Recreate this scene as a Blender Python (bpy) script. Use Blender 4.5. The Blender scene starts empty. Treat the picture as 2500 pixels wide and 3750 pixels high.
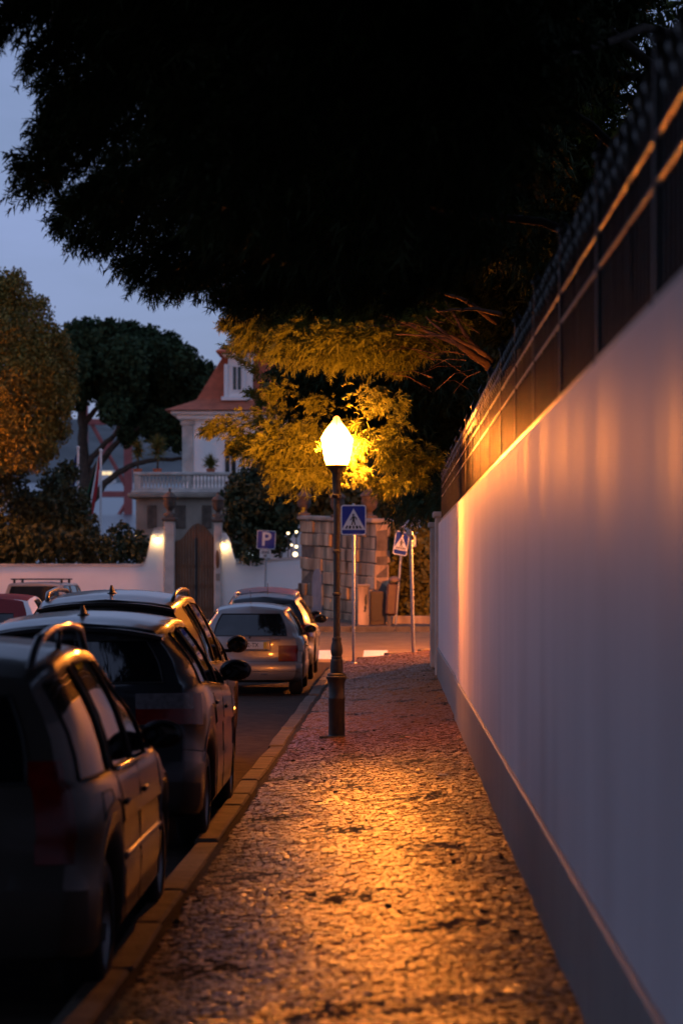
import bpy, math, random
import numpy as np
from mathutils import Vector, Matrix
R = math.radians
rng = np.random.default_rng(11)
random.seed(11)
sc = bpy.context.scene
COL = sc.collection

# ------------------------------------------------------------------ camera
F = 8854.0            # focal length in source pixels (85 mm on a 24x36 frame)
VX, VY = 1430.0, 2090.0
EYE = 1.75
cd = bpy.data.cameras.new('camera'); cam = bpy.data.objects.new('camera', cd); COL.objects.link(cam)
cam.location = (0, 0, EYE); cam.rotation_euler = (R(90), 0, 0)
cd.sensor_fit = 'VERTICAL'; cd.sensor_height = 36; cd.sensor_width = 24; cd.lens = 85
cd.shift_x = (1250 - VX) / 3750; cd.shift_y = (VY - 1875) / 3750
cd.clip_start = 0.1; cd.clip_end = 20000
cd.dof.use_dof = True; cd.dof.focus_distance = 26.5; cd.dof.aperture_fstop = 2.6; cd.dof.aperture_blades = 0
sc.camera = cam

# ------------------------------------------------------------------ sky (dusk, thin high cloud), faint sun long set behind the camera
SUN_EL, SUN_ROT = 1.5, 205.0
w = bpy.data.worlds.new('World'); sc.world = w; w.use_nodes = True
nt = w.node_tree; nt.nodes.clear()
def N(t, **kw):
    n = nt.nodes.new(t)
    for k, v in kw.items(): setattr(n, k, v)
    return n
out = N('ShaderNodeOutputWorld'); bg = N('ShaderNodeBackground'); bg.inputs['Strength'].default_value = 0.15
sky = N('ShaderNodeTexSky', sky_type='NISHITA'); sky.sun_disc = False
sky.sun_elevation = R(SUN_EL); sky.sun_rotation = R(SUN_ROT); sky.air_density = 1.0; sky.dust_density = 0.3; sky.ozone_density = 3.0
tc = N('ShaderNodeTexCoord'); mp = N('ShaderNodeMapping'); mp.inputs['Scale'].default_value = (1.2, 1.2, 5.0)
nz = N('ShaderNodeTexNoise'); nz.inputs['Scale'].default_value = 2.2; nz.inputs['Detail'].default_value = 6; nz.inputs['Roughness'].default_value = 0.55
cr = N('ShaderNodeValToRGB'); cr.color_ramp.elements[0].position = 0.35; cr.color_ramp.elements[1].position = 0.75
mul = N('ShaderNodeMixRGB', blend_type='MULTIPLY'); mul.inputs[0].default_value = 1.0; mul.inputs[2].default_value = (1, 1, 1, 1)
mix = N('ShaderNodeMixRGB'); mix.inputs[2].default_value = (2.25, 2.85, 5.0, 1)
mth = N('ShaderNodeMath', operation='MULTIPLY_ADD'); mth.inputs[1].default_value = 0.42; mth.inputs[2].default_value = 0.5
L = nt.links.new
L(tc.outputs['Generated'], mp.inputs['Vector']); L(mp.outputs[0], nz.inputs['Vector']); L(nz.outputs['Fac'], cr.inputs[0])
L(cr.outputs[0], mth.inputs[0]); L(mth.outputs[0], mix.inputs[0])
L(sky.outputs[0], mul.inputs[1]); L(mul.outputs[0], mix.inputs[1]); L(mix.outputs[0], bg.inputs['Color']); L(bg.outputs[0], out.inputs[0])
sd = bpy.data.lights.new('sun', 'SUN'); sd.energy = 0.03; sd.angle = R(40); sd.color = (0.78, 0.8, 1.0)
sun = bpy.data.objects.new('sun', sd); COL.objects.link(sun); sun.rotation_euler = (R(62), 0, R(-35))
vs = sc.view_settings; vs.view_transform = 'Standard'; vs.look = 'None'; vs.gamma = 1; vs.exposure = 0
try: vs.use_curve_mapping = False
except Exception: pass
sc.cycles.use_denoising = True
sc.cycles.max_bounces = 6; sc.cycles.diffuse_bounces = 3; sc.cycles.glossy_bounces = 3; sc.cycles.transparent_max_bounces = 8
sc.cycles.sample_clamp_indirect = 4.0
sc.cycles.caustics_reflective = False; sc.cycles.caustics_refractive = False

LAMP = (1.0, 0.26, 0.030)       # sodium street light

# ------------------------------------------------------------------ materials
def mat(name, col, rough=0.6, metal=0.0, var=0.15, scale=6.0, bump=0.0, bscale=40.0, stretch=None, spec=0.5, col2=None,
        coat=0.0, rvar=0.0, coords='Object', bdist=0.02, detail=4):
    m = bpy.data.materials.new(name); m.use_nodes = True
    t = m.node_tree; p = t.nodes['Principled BSDF']; ln = t.links.new
    p.inputs['Roughness'].default_value = rough; p.inputs['Metallic'].default_value = metal
    p.inputs['Specular IOR Level'].default_value = spec
    if coat: p.inputs['Coat Weight'].default_value = coat; p.inputs['Coat Roughness'].default_value = 0.05
    c = t.nodes.new('ShaderNodeTexCoord'); mpn = t.nodes.new('ShaderNodeMapping')
    if stretch: mpn.inputs['Scale'].default_value = stretch
    if coords == 'World':
        ge = t.nodes.new('ShaderNodeNewGeometry'); ln(ge.outputs['Position'], mpn.inputs['Vector'])
    else: ln(c.outputs[coords], mpn.inputs['Vector'])
    n = t.nodes.new('ShaderNodeTexNoise'); n.inputs['Scale'].default_value = scale; n.inputs['Detail'].default_value = detail
    ln(mpn.outputs[0], n.inputs['Vector'])
    r = t.nodes.new('ShaderNodeValToRGB')
    a = [max(0, x * (1 - var)) for x in col]; b = [min(1, x * (1 + var)) for x in col] if col2 is None else col2
    r.color_ramp.elements[0].position = 0.3; r.color_ramp.elements[1].position = 0.7
    r.color_ramp.elements[0].color = (*a, 1); r.color_ramp.elements[1].color = (*b, 1)
    ln(n.outputs['Fac'], r.inputs[0]); ln(r.outputs[0], p.inputs['Base Color'])
    if rvar:
        ma = t.nodes.new('ShaderNodeMath'); ma.operation = 'MULTIPLY_ADD'; ma.inputs[1].default_value = rvar; ma.inputs[2].default_value = rough - rvar / 2
        ln(n.outputs['Fac'], ma.inputs[0]); ln(ma.outputs[0], p.inputs['Roughness'])
    if bump:
        n2 = t.nodes.new('ShaderNodeTexNoise'); n2.inputs['Scale'].default_value = bscale; n2.inputs['Detail'].default_value = 5
        ln(mpn.outputs[0], n2.inputs['Vector'])
        bn = t.nodes.new('ShaderNodeBump'); bn.inputs['Strength'].default_value = bump; bn.inputs['Distance'].default_value = bdist
        ln(n2.outputs['Fac'], bn.inputs['Height']); ln(bn.outputs[0], p.inputs['Normal'])
    return m
def lantern_glass(name, col, peak):
    # frosted lantern glass: brightest level with the bulb inside, dimmer towards the cap and the tray
    m = emit(name, col, peak); t = m.node_tree; e = next(n for n in t.nodes if n.type == 'EMISSION')
    c = t.nodes.new('ShaderNodeTexCoord'); sp_ = t.nodes.new('ShaderNodeSeparateXYZ'); t.links.new(c.outputs['Object'], sp_.inputs[0])
    def mth_(op, a, b=None):
        n = t.nodes.new('ShaderNodeMath'); n.operation = op
        for i, q in enumerate((a, b)):
            if q is None: continue
            if isinstance(q, (int, float)): n.inputs[i].default_value = q
            else: t.links.new(q, n.inputs[i])
        return n.outputs[0]
    d_ = mth_('DIVIDE', mth_('SUBTRACT', sp_.outputs['Z'], 3.09), 0.125)
    g_ = mth_('POWER', 2.71828, mth_('MULTIPLY', mth_('MULTIPLY', d_, d_), -1.0))
    t.links.new(mth_('ADD', mth_('MULTIPLY', g_, peak), 9.0), e.inputs[1])
    return m
def emit(name, col, strength):
    m = bpy.data.materials.new(name); m.use_nodes = True
    t = m.node_tree; t.nodes.clear()
    o = t.nodes.new('ShaderNodeOutputMaterial'); e = t.nodes.new('ShaderNodeEmission')
    n = t.nodes.new('ShaderNodeTexNoise'); n.inputs['Scale'].default_value = 3
    mx = t.nodes.new('ShaderNodeMixRGB'); mx.inputs[1].default_value = (*[c * 0.93 for c in col], 1); mx.inputs[2].default_value = (*col, 1)
    t.links.new(n.outputs['Fac'], mx.inputs[0]); t.links.new(mx.outputs[0], e.inputs[0])
    e.inputs[1].default_value = strength; t.links.new(e.outputs[0], o.inputs[0])
    return m
MT = {}
MT['wall'] = mat('white_wall_paint', (0.62, 0.565, 0.58), 0.55, var=0.11, scale=1.5, stretch=(1, 1, 0.14), bump=0.3, bscale=2.0, rvar=0.40, bdist=0.02, spec=0.2, coords='World')
MT['plinth'] = mat('grey_plinth_paint', (0.22, 0.22, 0.215), 0.5, var=0.12, scale=2.0, bump=0.15, bscale=30, stretch=(2, 2, .6))
MT['stone_top'] = mat('lamp_tinted_cobble', (0.185, 0.088, 0.03), 0.36, var=0.5, scale=20, bump=0.3, bscale=80, rvar=0.28, bdist=0.006, spec=0.3, coords='World')  # limestone reddened past its own hue, sodium lamp light put into the colour
MT['joint'] = mat('dark_joint_sand', (0.05, 0.042, 0.034), 0.95, var=0.4, scale=30, bump=0.5, bscale=80, spec=0.1)
MT['kerb'] = mat('kerb_limestone', (0.115, 0.095, 0.075), 0.75, spec=0.15, var=0.3, scale=5, bump=0.4, bscale=35, coords='World')
MT['asphalt'] = mat('asphalt', (0.045, 0.033, 0.026), 0.85, var=0.35, scale=5, bump=0.6, bscale=120, spec=0.12)  # darker than the cross street, its weaker light put into the colour
MT['asphalt_lamplit'] = mat('worn_lamplit_asphalt', (0.21, 0.145, 0.08), 0.85, var=0.2, scale=2, bump=0.6, bscale=60, spec=0.1)  # worn asphalt, also lightened and warmed to stand for lamp light
MT['ground'] = mat('dry_ground', (0.06, 0.055, 0.035), 0.95, var=0.4, scale=0.7, bump=0.4, bscale=4)
MT['paint_line'] = mat('road_paint', (0.72, 0.70, 0.66), 0.6, var=0.12, scale=12, bump=0.2, bscale=90)
MT['fence'] = mat('black_fence_paint', (0.014, 0.012, 0.011), 0.30, metal=0.0, var=0.3, scale=20, bump=0.1, bscale=60, spec=0.6)
MT['tip'] = mat('glint_spear_tip_paint', (0.05, 0.04, 0.03), 0.3, metal=0.3, var=0.3, scale=30, spec=0.6)  # fence paint lightened so the tips show as lit dots
MT['fencebar'] = mat('matt_black_bar_paint', (0.016, 0.011, 0.008), 0.42, var=0.3, scale=20, spec=0.4)
MT['iron'] = mat('lamp_cast_iron', (0.035, 0.038, 0.034), 0.5, metal=0.2, var=0.35, scale=12, bump=0.3, bscale=45)
MT['lampglass'] = lantern_glass('lit_sodium_glass', LAMP, 1500.0)
MT['lampglass2'] = lantern_glass('lit_tall_sodium_glass', LAMP, 9000.0)
MT['lampglass3'] = lantern_glass('lit_side_sodium_glass', LAMP, 800.0)
MT['galv'] = mat('galvanised_steel', (0.34, 0.34, 0.34), 0.42, metal=0.7, var=0.2, scale=25)
MT['signblue'] = mat('sign_blue', (0.012, 0.035, 0.26), 0.4, var=0.1)
MT['signwhite'] = mat('sign_white', (0.72, 0.71, 0.68), 0.4, var=0.06)
MT['signblack'] = mat('sign_black', (0.012, 0.012, 0.012), 0.5)
MT['bark'] = mat('cypress_bark', (0.11, 0.065, 0.04), 0.9, var=0.4, scale=9, bump=0.8, bscale=18, stretch=(1, 1, .35))
MT['barkdark'] = mat('pine_bark', (0.055, 0.04, 0.03), 0.9, var=0.4, scale=5, bump=0.8, bscale=9)
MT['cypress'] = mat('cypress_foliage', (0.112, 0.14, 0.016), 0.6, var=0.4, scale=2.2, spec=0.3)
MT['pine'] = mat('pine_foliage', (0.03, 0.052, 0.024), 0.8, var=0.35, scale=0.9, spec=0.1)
MT['shadeneedle'] = mat('shaded_cypress_foliage', (0.035, 0.045, 0.016), 0.8, var=0.35, scale=2.0, spec=0.08)  # darkened copy of the cypress foliage, canopy shade put into the colour
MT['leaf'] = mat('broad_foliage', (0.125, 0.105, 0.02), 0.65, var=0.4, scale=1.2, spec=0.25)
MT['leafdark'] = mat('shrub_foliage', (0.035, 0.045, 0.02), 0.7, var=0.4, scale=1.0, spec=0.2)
MT['stone'] = mat('old_limestone_block', (0.32, 0.225, 0.14), 0.9, var=0.92, scale=2.6, bump=0.5, bscale=10, stretch=(1, 1, .22), coords='World')
MT['mortar'] = mat('weathered_mortar', (0.12, 0.095, 0.075), 0.95, var=0.3, scale=5, bump=0.4, bscale=20)
MT['plaster'] = mat('villa_plaster', (0.84, 0.78, 0.73), 0.8, var=0.08, scale=0.8, bump=0.15, bscale=8)
MT['villastone'] = mat('villa_trim_stone', (0.47, 0.42, 0.37), 0.85, var=0.28, scale=2, bump=0.3, bscale=12)
MT['oldstone'] = mat('stained_terrace_stone', (0.28, 0.225, 0.175), 0.9, var=0.4, scale=1.2, bump=0.4, bscale=10, stretch=(1, 1, .5))
MT['urnstone'] = mat('dark_brown_urn_stone', (0.10, 0.07, 0.052), 0.9, var=0.4, scale=3, bump=0.4, bscale=14)  # plain darker brown for urns, pier caps and terrace panels
MT['tile'] = mat('terracotta_tile', (0.48, 0.125, 0.06), 0.75, var=0.25, scale=3, bump=0.3, bscale=14)
MT['wood'] = mat('gate_wood', (0.15, 0.055, 0.016), 0.55, var=0.4, scale=6, bump=0.3, bscale=18, stretch=(3, 3, .3))
MT['winframe'] = mat('white_window_frame', (0.72, 0.70, 0.68), 0.5, var=0.06)
MT['glassdark'] = mat('dark_window_glass', (0.012, 0.013, 0.016), 0.06, var=0.2, spec=0.6)
MT['carglass'] = mat('tinted_car_glass', (0.006, 0.0065, 0.007), 0.03, var=0.2, spec=0.7)
MT['rubber'] = mat('black_rubber', (0.012, 0.012, 0.012), 0.7, var=0.2, scale=30)
MT['trim'] = mat('black_plastic_trim', (0.018, 0.018, 0.019), 0.45, var=0.2, scale=30)
MT['rim'] = mat('alloy_rim', (0.35, 0.35, 0.36), 0.35, metal=0.9, var=0.1)
MT['chrome'] = mat('chrome', (0.6, 0.6, 0.6), 0.12, metal=1.0, var=0.05)
MT['redlight'] = mat('red_lamp_lens', (0.12, 0.003, 0.003), 0.2, var=0.2, coat=0.4, scale=20)
MT['clearlight'] = mat('clear_lamp_lens', (0.11, 0.105, 0.115), 0.15, var=0.3, coat=0.6, scale=30)
def paint(name, col, metal=0.35, rough=0.34, coat=0.6):
    return mat(name, col, rough, metal=metal, var=0.06, scale=3, coat=coat, rvar=0.08)
MT['p_mpv'] = paint('pale_beige_grey_car_paint', (0.058, 0.051, 0.044), 0.35, 0.4, 0.35)
MT['p_suv'] = paint('slate_car_paint', (0.022, 0.024, 0.029), 0.4)
MT['p_estate'] = paint('bronze_grey_car_paint', (0.036, 0.032, 0.028), 0.45)
MT['p_silver'] = paint('silver_car_paint', (0.22, 0.205, 0.20), 0.5)
MT['p_dark'] = paint('steel_grey_car_paint', (0.03, 0.03, 0.034), 0.3, 0.42, 0.25)
MT['p_red'] = paint('dark_red_car_paint', (0.05, 0.005, 0.005), 0.1, 0.5, 0.15)
MT['p_white'] = paint('white_car_paint', (0.62, 0.61, 0.60), 0.0)
MT['p_beige'] = paint('beige_car_paint', (0.38, 0.34, 0.30), 0.2)
MT['softtop'] = mat('red_soft_top_fabric', (0.16, 0.012, 0.014), 0.85, var=0.15, scale=40, bump=0.3, bscale=200)
MT['plate'] = mat('number_plate_white', (0.62, 0.60, 0.56), 0.45, var=0.05)
MT['plateyellow'] = mat('number_plate_yellow', (0.6, 0.36, 0.03), 0.45, var=0.05)
MT['water'] = mat('river_water', (0.05, 0.065, 0.085), 0.32, var=0.1, scale=0.01, bump=0.15, bscale=0.05, spec=0.5)
MT['hill'] = mat('far_wooded_hill', (0.14, 0.15, 0.15), 1.0, var=0.25, scale=0.012, bump=0.4, bscale=0.02, spec=0.0)
MT['bridge'] = mat('bridge_red_paint', (0.33, 0.085, 0.075), 0.7, var=0.15, scale=0.3)
MT['flagblue'] = mat('flag_blue_cloth', (0.015, 0.035, 0.17), 0.9, var=0.1)
MT['f_red'] = mat('flag_red_cloth', (0.45, 0.02, 0.025), 0.9, var=0.1)
MT['f_white'] = mat('flag_white_cloth', (0.65, 0.64, 0.62), 0.9, var=0.06)
MT['f_black'] = mat('flag_black_cloth', (0.015, 0.015, 0.015), 0.9)
MT['f_green'] = mat('flag_green_cloth', (0.01, 0.11, 0.045), 0.9, var=0.1)
MT['yellow'] = mat('flag_star_yellow', (0.6, 0.42, 0.03), 0.9)
MT['sconce'] = emit('warm_sconce_bulb', (1.0, 0.62, 0.24), 105.0)
MT['farwin'] = emit('lit_far_window', (1.0, 0.74, 0.42), 1.3)
MT['glw'] = emit('garden_globe_warm', (1.0, 0.75, 0.42), 4.0)
MT['glb'] = emit('garden_globe_cool', (0.75, 0.9, 1.0), 4.0)
MT['gly'] = emit('garden_globe_yellow', (1.0, 0.6, 0.08), 5.0)

# ------------------------------------------------------------------ helpers
def px(x, y, Y):
    """world point for something standing at depth Y that the photograph shows at pixel x, y"""
    return Vector(((x - VX) * Y / F, Y, EYE + (VY - y) * Y / F))
def tag(o, label=None, cat=None, group=None, kind=None):
    if label: o['label'] = label
    if cat: o['category'] = cat
    if group: o['group'] = group
    if kind: o['kind'] = kind
    return o
def empty(name, loc=(0, 0, 0), rz=0.0, label=None, cat=None, group=None):
    o = bpy.data.objects.new(name, None); COL.objects.link(o); o.location = loc; o.rotation_euler = (0, 0, rz)
    o.empty_display_size = 0.1
    return tag(o, label, cat, group)
def obj(name, me, parent=None, loc=None, rot=None):
    o = bpy.data.objects.new(name, me); COL.objects.link(o)
    if parent: o.parent = parent
    if loc is not None: o.location = loc
    if rot is not None: o.rotation_euler = rot
    return o
def raw_mesh(name, verts, faces, material, smooth=False):
    """fast mesh from arrays; faces all with the same corner count (n,k)"""
    me = bpy.data.meshes.new(name); v = np.asarray(verts, dtype=np.float32); f = np.asarray(faces, dtype=np.int32)
    n, k = f.shape
    me.vertices.add(len(v)); me.vertices.foreach_set('co', v.ravel())
    me.loops.add(n * k); me.loops.foreach_set('vertex_index', f.ravel())
    me.polygons.add(n); me.polygons.foreach_set('loop_start', np.arange(0, n * k, k, dtype=np.int32))
    try: me.polygons.foreach_set('loop_total', np.full(n, k, dtype=np.int32))
    except Exception: pass
    me.polygons.foreach_set('use_smooth', np.full(n, smooth, dtype=bool))
    me.materials.append(material); me.update(calc_edges=True)
    return me
class MB:
    def __init__(s): s.v = []; s.f = []
    def add(s, vs, fs):
        o = len(s.v); s.v += [tuple(p) for p in vs]; s.f += [tuple(i + o for i in q) for q in fs]; return s
    def box(s, c, d, bev=0.0, rot=None):
        x, y, z = d[0] / 2, d[1] / 2, d[2] / 2
        if bev <= 0:
            vs = [(a * x, b * y, e * z) for e in (-1, 1) for a, b in ((-1, -1), (1, -1), (1, 1), (-1, 1))]
            fs = [(3, 2, 1, 0), (4, 5, 6, 7), (0, 1, 5, 4), (1, 2, 6, 5), (2, 3, 7, 6), (3, 0, 4, 7)]
        else:
            b = bev; vs = []; ring = []
            for zz, ins in ((-z, b), (-z + b, 0), (z - b, 0), (z, b)):
                xi, yi = x - ins, y - ins
                bb = min(b, xi * .9, yi * .9)
                ring.append([(-xi + bb, -yi, zz), (xi - bb, -yi, zz), (xi, -yi + bb, zz), (xi, yi - bb, zz), (xi - bb, yi, zz), (-xi + bb, yi, zz), (-xi, yi - bb, zz), (-xi, -yi + bb, zz)])
            for r_ in ring: vs += r_
            fs = [tuple(range(7, -1, -1)), tuple(range(24, 32))]
            for k in range(3):
                for i in range(8): fs.append((k * 8 + i, k * 8 + (i + 1) % 8, k * 8 + 8 + (i + 1) % 8, k * 8 + 8 + i))
        if rot is not None: vs = [rot @ Vector(p) for p in vs]
        return s.add([(p[0] + c[0], p[1] + c[1], p[2] + c[2]) for p in vs], fs)
    def lathe(s, prof, n=16, c=(0, 0, 0), cap=True, a0=0.0):
        vs = []; fs = []
        for r_, z in prof:
            for i in range(n):
                a = a0 + 2 * math.pi * i / n; vs.append((c[0] + r_ * math.cos(a), c[1] + r_ * math.sin(a), c[2] + z))
        for j in range(len(prof) - 1):
            for i in range(n): fs.append((j * n + i, j * n + (i + 1) % n, (j + 1) * n + (i + 1) % n, (j + 1) * n + i))
        if cap:
            fs.append(tuple(range(n - 1, -1, -1))); k = (len(prof) - 1) * n; fs.append(tuple(range(k, k + n)))
        return s.add(vs, fs)
    def tube(s, pts, rad, n=8, cap=True):
        pts = [Vector(p) for p in pts]; m = len(pts)
        rad = rad if hasattr(rad, '__len__') else [rad] * m
        vs = []; fs = []; up = None
        for i, p in enumerate(pts):
            t = (pts[min(i + 1, m - 1)] - pts[max(i - 1, 0)]).normalized()
            if up is None: up = Vector((0, 0, 1)) if abs(t.z) < .9 else Vector((1, 0, 0))
            a = t.cross(up)
            if a.length < 1e-5: a = t.cross(Vector((0, 1, 0)))
            a.normalize(); b = a.cross(t).normalized(); up = b
            for k in range(n):
                q = 2 * math.pi * k / n; vs.append(p + (a * math.cos(q) + b * math.sin(q)) * rad[i])
        for i in range(m - 1):
            for k in range(n): fs.append((i * n + k, i * n + (k + 1) % n, (i + 1) * n + (k + 1) % n, (i + 1) * n + k))
        if cap:
            fs.append(tuple(range(n - 1, -1, -1))); fs.append(tuple(range((m - 1) * n, m * n)))
        return s.add(vs, fs)
    def prism(s, poly, y0, y1):
        """polygon in x,z extruded along y"""
        n = len(poly)
        vs = [(p[0], y0, p[1]) for p in poly] + [(p[0], y1, p[1]) for p in poly]
        fs = [tuple(range(n)), tuple(range(2 * n - 1, n - 1, -1))] + [(i, n + i, n + (i + 1) % n, (i + 1) % n) for i in range(n)]
        return s.add(vs, fs)
    def ball(s, c, r_, n=12, m=7, sc3=(1, 1, 1)):
        prof = [(math.sin(math.pi * (j + .02) / (m + .04)), -math.cos(math.pi * (j + .02) / (m + .04))) for j in range(m + 1)]
        vs = []; fs = []
        for a, z in prof:
            for i in range(n):
                q = 2 * math.pi * i / n; vs.append((c[0] + r_ * sc3[0] * a * math.cos(q), c[1] + r_ * sc3[1] * a * math.sin(q), c[2] + r_ * sc3[2] * z))
        for j in range(m):
            for i in range(n): fs.append((j * n + i, j * n + (i + 1) % n, (j + 1) * n + (i + 1) % n, (j + 1) * n + i))
        fs.append(tuple(range(n - 1, -1, -1))); fs.append(tuple(range(m * n, m * n + n)))
        return s.add(vs, fs)
    def mesh(s, name, material, smooth=False, angle=None):
        me = bpy.data.meshes.new(name); me.from_pydata(s.v, [], s.f); me.materials.append(material)
        if smooth:
            me.polygons.foreach_set('use_smooth', [True] * len(me.polygons))
            if angle: me.set_sharp_from_angle(angle=R(angle))
        me.update(); return me
    def build(s, name, material, parent=None, smooth=False, angle=None, loc=None, rot=None):
        return obj(name, s.mesh(name, material, smooth, angle), parent, loc, rot)
def text_mesh(txt, size, material, depth=0.001, name='lettering', bold=0.0):
    cu = bpy.data.curves.new(name, 'FONT'); cu.body = txt; cu.size = size; cu.extrude = depth; cu.align_x = 'CENTER'; cu.align_y = 'CENTER'; cu.offset = bold
    o = bpy.data.objects.new(name, cu); COL.objects.link(o)
    dg = bpy.context.evaluated_depsgraph_get(); me = bpy.data.meshes.new_from_object(o.evaluated_get(dg))
    bpy.data.objects.remove(o); bpy.data.curves.remove(cu); me.materials.clear(); me.materials.append(material); me.name = name
    return me
def unit(a): return a / (np.linalg.norm(a, axis=-1, keepdims=True) + 1e-9)
# feathery conifer sprays: every spray is a short twig with pointed scale-leaf tips on both sides
def sprays(pos, axis, length, pairs=6, width=0.5, droop=0.25):
    n = len(pos); a = unit(axis); rnd = unit(rng.normal(size=(n, 3))); b = unit(np.cross(a, rnd)); nn = np.cross(a, b)
    l = length[:, None]
    V = []; 
    def pt(t): return pos + a * l * t + np.array([0, 0, -1.0]) * (droop * l * t * t)
    for j in range(pairs):
        t = (j + .6) / (pairs + .4)
        for sgn in (-1, 1):
            p = pt(t); jit = rng.normal(size=(n, 3)) * 0.09 * l
            tip = p + l * width * (1.05 - .65 * t) * (a * .8 + b * sgn * .75 + nn * rng.normal(size=(n, 1)) * .35) + jit + np.array([0, 0, -1.0]) * droop * .35 * l
            q = l * 0.10 * (1.15 - .5 * t)
            V += [p - a * q, p + a * q + b * sgn * q * .6, tip]
    p = pt(.72); V += [p - b * l * .05, p + b * l * .05, pt(1.12)]
    V = np.stack(V, axis=1).reshape(-1, 3)
    return V
def tri_mesh(name, V, material):
    return raw_mesh(name, V, np.arange(len(V)).reshape(-1, 3), material)
def leaves(pos, size, nrm=None, aspect=0.6):
    n = len(pos); d = unit(rng.normal(size=(n, 3)) if nrm is None else nrm + rng.normal(size=(n, 3)) * .6)
    u = unit(np.cross(d, rng.normal(size=(n, 3)))); v = np.cross(d, u); s = size[:, None]
    return np.stack([pos - u * s, pos + v * s * aspect, pos + u * s, pos - v * s * aspect], axis=1).reshape(-1, 3)
def quad_mesh(name, V, material):
    return raw_mesh(name, V, np.arange(len(V)).reshape(-1, 4), material)
def in_ball(n, power=0.6):
    d = unit(rng.normal(size=(n, 3))); return d * (rng.random((n, 1)) ** (power / 1.0) )
def clump_leaves(clumps, per_m3, size, hollow=0.45):
    """clumps: (center, radii); leaves gathered towards the outside of each clump"""
    P = []
    for c, r_ in clumps:
        r_ = np.array(r_ if hasattr(r_, '__len__') else (r_, r_, r_)); vol = 4.19 * r_.prod(); k = max(30, int(per_m3 * vol ** .8))
        P.append(np.array(c) + in_ball(k, hollow) * r_ * (1 + rng.normal(size=(k, 1)) * .09))
    P = np.concatenate(P); return leaves(P, size * (0.6 + .8 * rng.random(len(P))))
# ================================================================== SETTING
ROAD = -0.17
def kx(Y): return -1.205 + 0.0055 * (min(Y, 46) - 9.3)          # inner kerb line
def pz(X, Y): return 0.09 * (X + 0.25)                          # pavement falls towards the kerb
def smooth01(t): t = np.clip(t, 0, 1); return t * t * (3 - 2 * t)
def gz(X, Y): return ROAD + 0.04 * np.maximum(np.asarray(Y, float) - 50, 0) * smooth01((np.asarray(X, float) + 7) / 5)
def sheet(name, xs, ys, zf, material, kind='structure', parent=None):
    gx, gy = np.meshgrid(xs, ys); z = zf(gx, gy); V = np.stack([gx, gy, z], -1).reshape(-1, 3)
    nx, ny = len(xs), len(ys); i = np.arange((ny - 1) * (nx - 1)); r_, c = i // (nx - 1), i % (nx - 1)
    a = r_ * nx + c
    o = obj(name, raw_mesh(name, V, np.stack([a, a + 1, a + nx + 1, a + nx], 1), material, True), parent)
    if kind: o['kind'] = kind
    return o
sheet('ground', np.linspace(-400, 400, 9), np.linspace(-60, 330, 9), lambda x, y: 0 * x - 0.75, MT['ground'])
sheet('road', np.concatenate([np.linspace(-14, -1, 27), np.linspace(-0.5, 16, 18)]), np.linspace(-8, 50.4, 30),
      lambda x, y: gz(x, y) + 0.012 * np.sin(x * 1.3 + y * .7) * 0 - 0.03 * np.abs(x + 5.4) * 0.12 * 0, MT['asphalt'])
sheet('cross_street', np.linspace(-16, 18, 41), np.linspace(50.4, 60.2, 12), gz, MT['asphalt_lamplit'])
# river and far bank
river = sheet('river', np.linspace(-2500, 2500, 5), np.linspace(250, 4100, 8), lambda x, y: EYE + 0.04 * y - 15, MT['water'])
def hillz(x, y):
    t = (y - 3900) / 900
    ridge = 235 + 45 * np.sin(x * .0021 + 1.1) + 22 * np.sin(x * .0063) + 8 * np.sin(x * .021 + 2)
    return 120 + (ridge + 55 - 120) * smooth01(t) + 4 * np.sin(x * .05) * np.sin(y * .04)
sheet('hills', np.linspace(-2500, 2500, 90), np.linspace(3850, 4900, 12), hillz, MT['hill'])

# ---------------------------------------------------------------- pavement of small stones
CORN = 47.6; PEND = 50.8
def in_pave(X, Y):
    if Y < CORN: return X > kx(Y) + 0.03
    r_ = PEND - CORN; cx = kx(46) + r_
    if X >= cx: return Y < PEND - 0.03
    return (X - cx) ** 2 + (Y - CORN) ** 2 < (r_ - 0.03) ** 2
pave = empty('pavement'); pave['kind'] = 'structure'
def base_z(x, y): return pz(x, y) - 0.009
V = []; Fq = []
base = MB()
for i in range(60):
    y0, y1 = -4 + i * .9, -4 + (i + 1) * .9
    if y1 > CORN: break
    base.add([(kx(y0), y0, base_z(kx(y0), y0)), (1.0, y0, base_z(1, y0)), (1.0, y1, base_z(1, y1)), (kx(y1), y1, base_z(kx(y1), y1))], [(0, 1, 2, 3)])
yb = y0
rr = PEND - CORN; cxx = kx(46) + rr
arc = [(cxx - rr * math.cos(a), CORN + rr * math.sin(a)) for a in np.linspace(0, math.pi / 2, 10)]
poly = [(kx(46), yb)] + arc + [(9, PEND), (9, 44.3), (1.0, 44.3), (1.0, yb)]
base.add([(x, y, base_z(x, y)) for x, y in poly], [tuple(range(len(poly) - 1, -1, -1))])
base.build('joint_bed', MT['joint'], pave)
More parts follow.
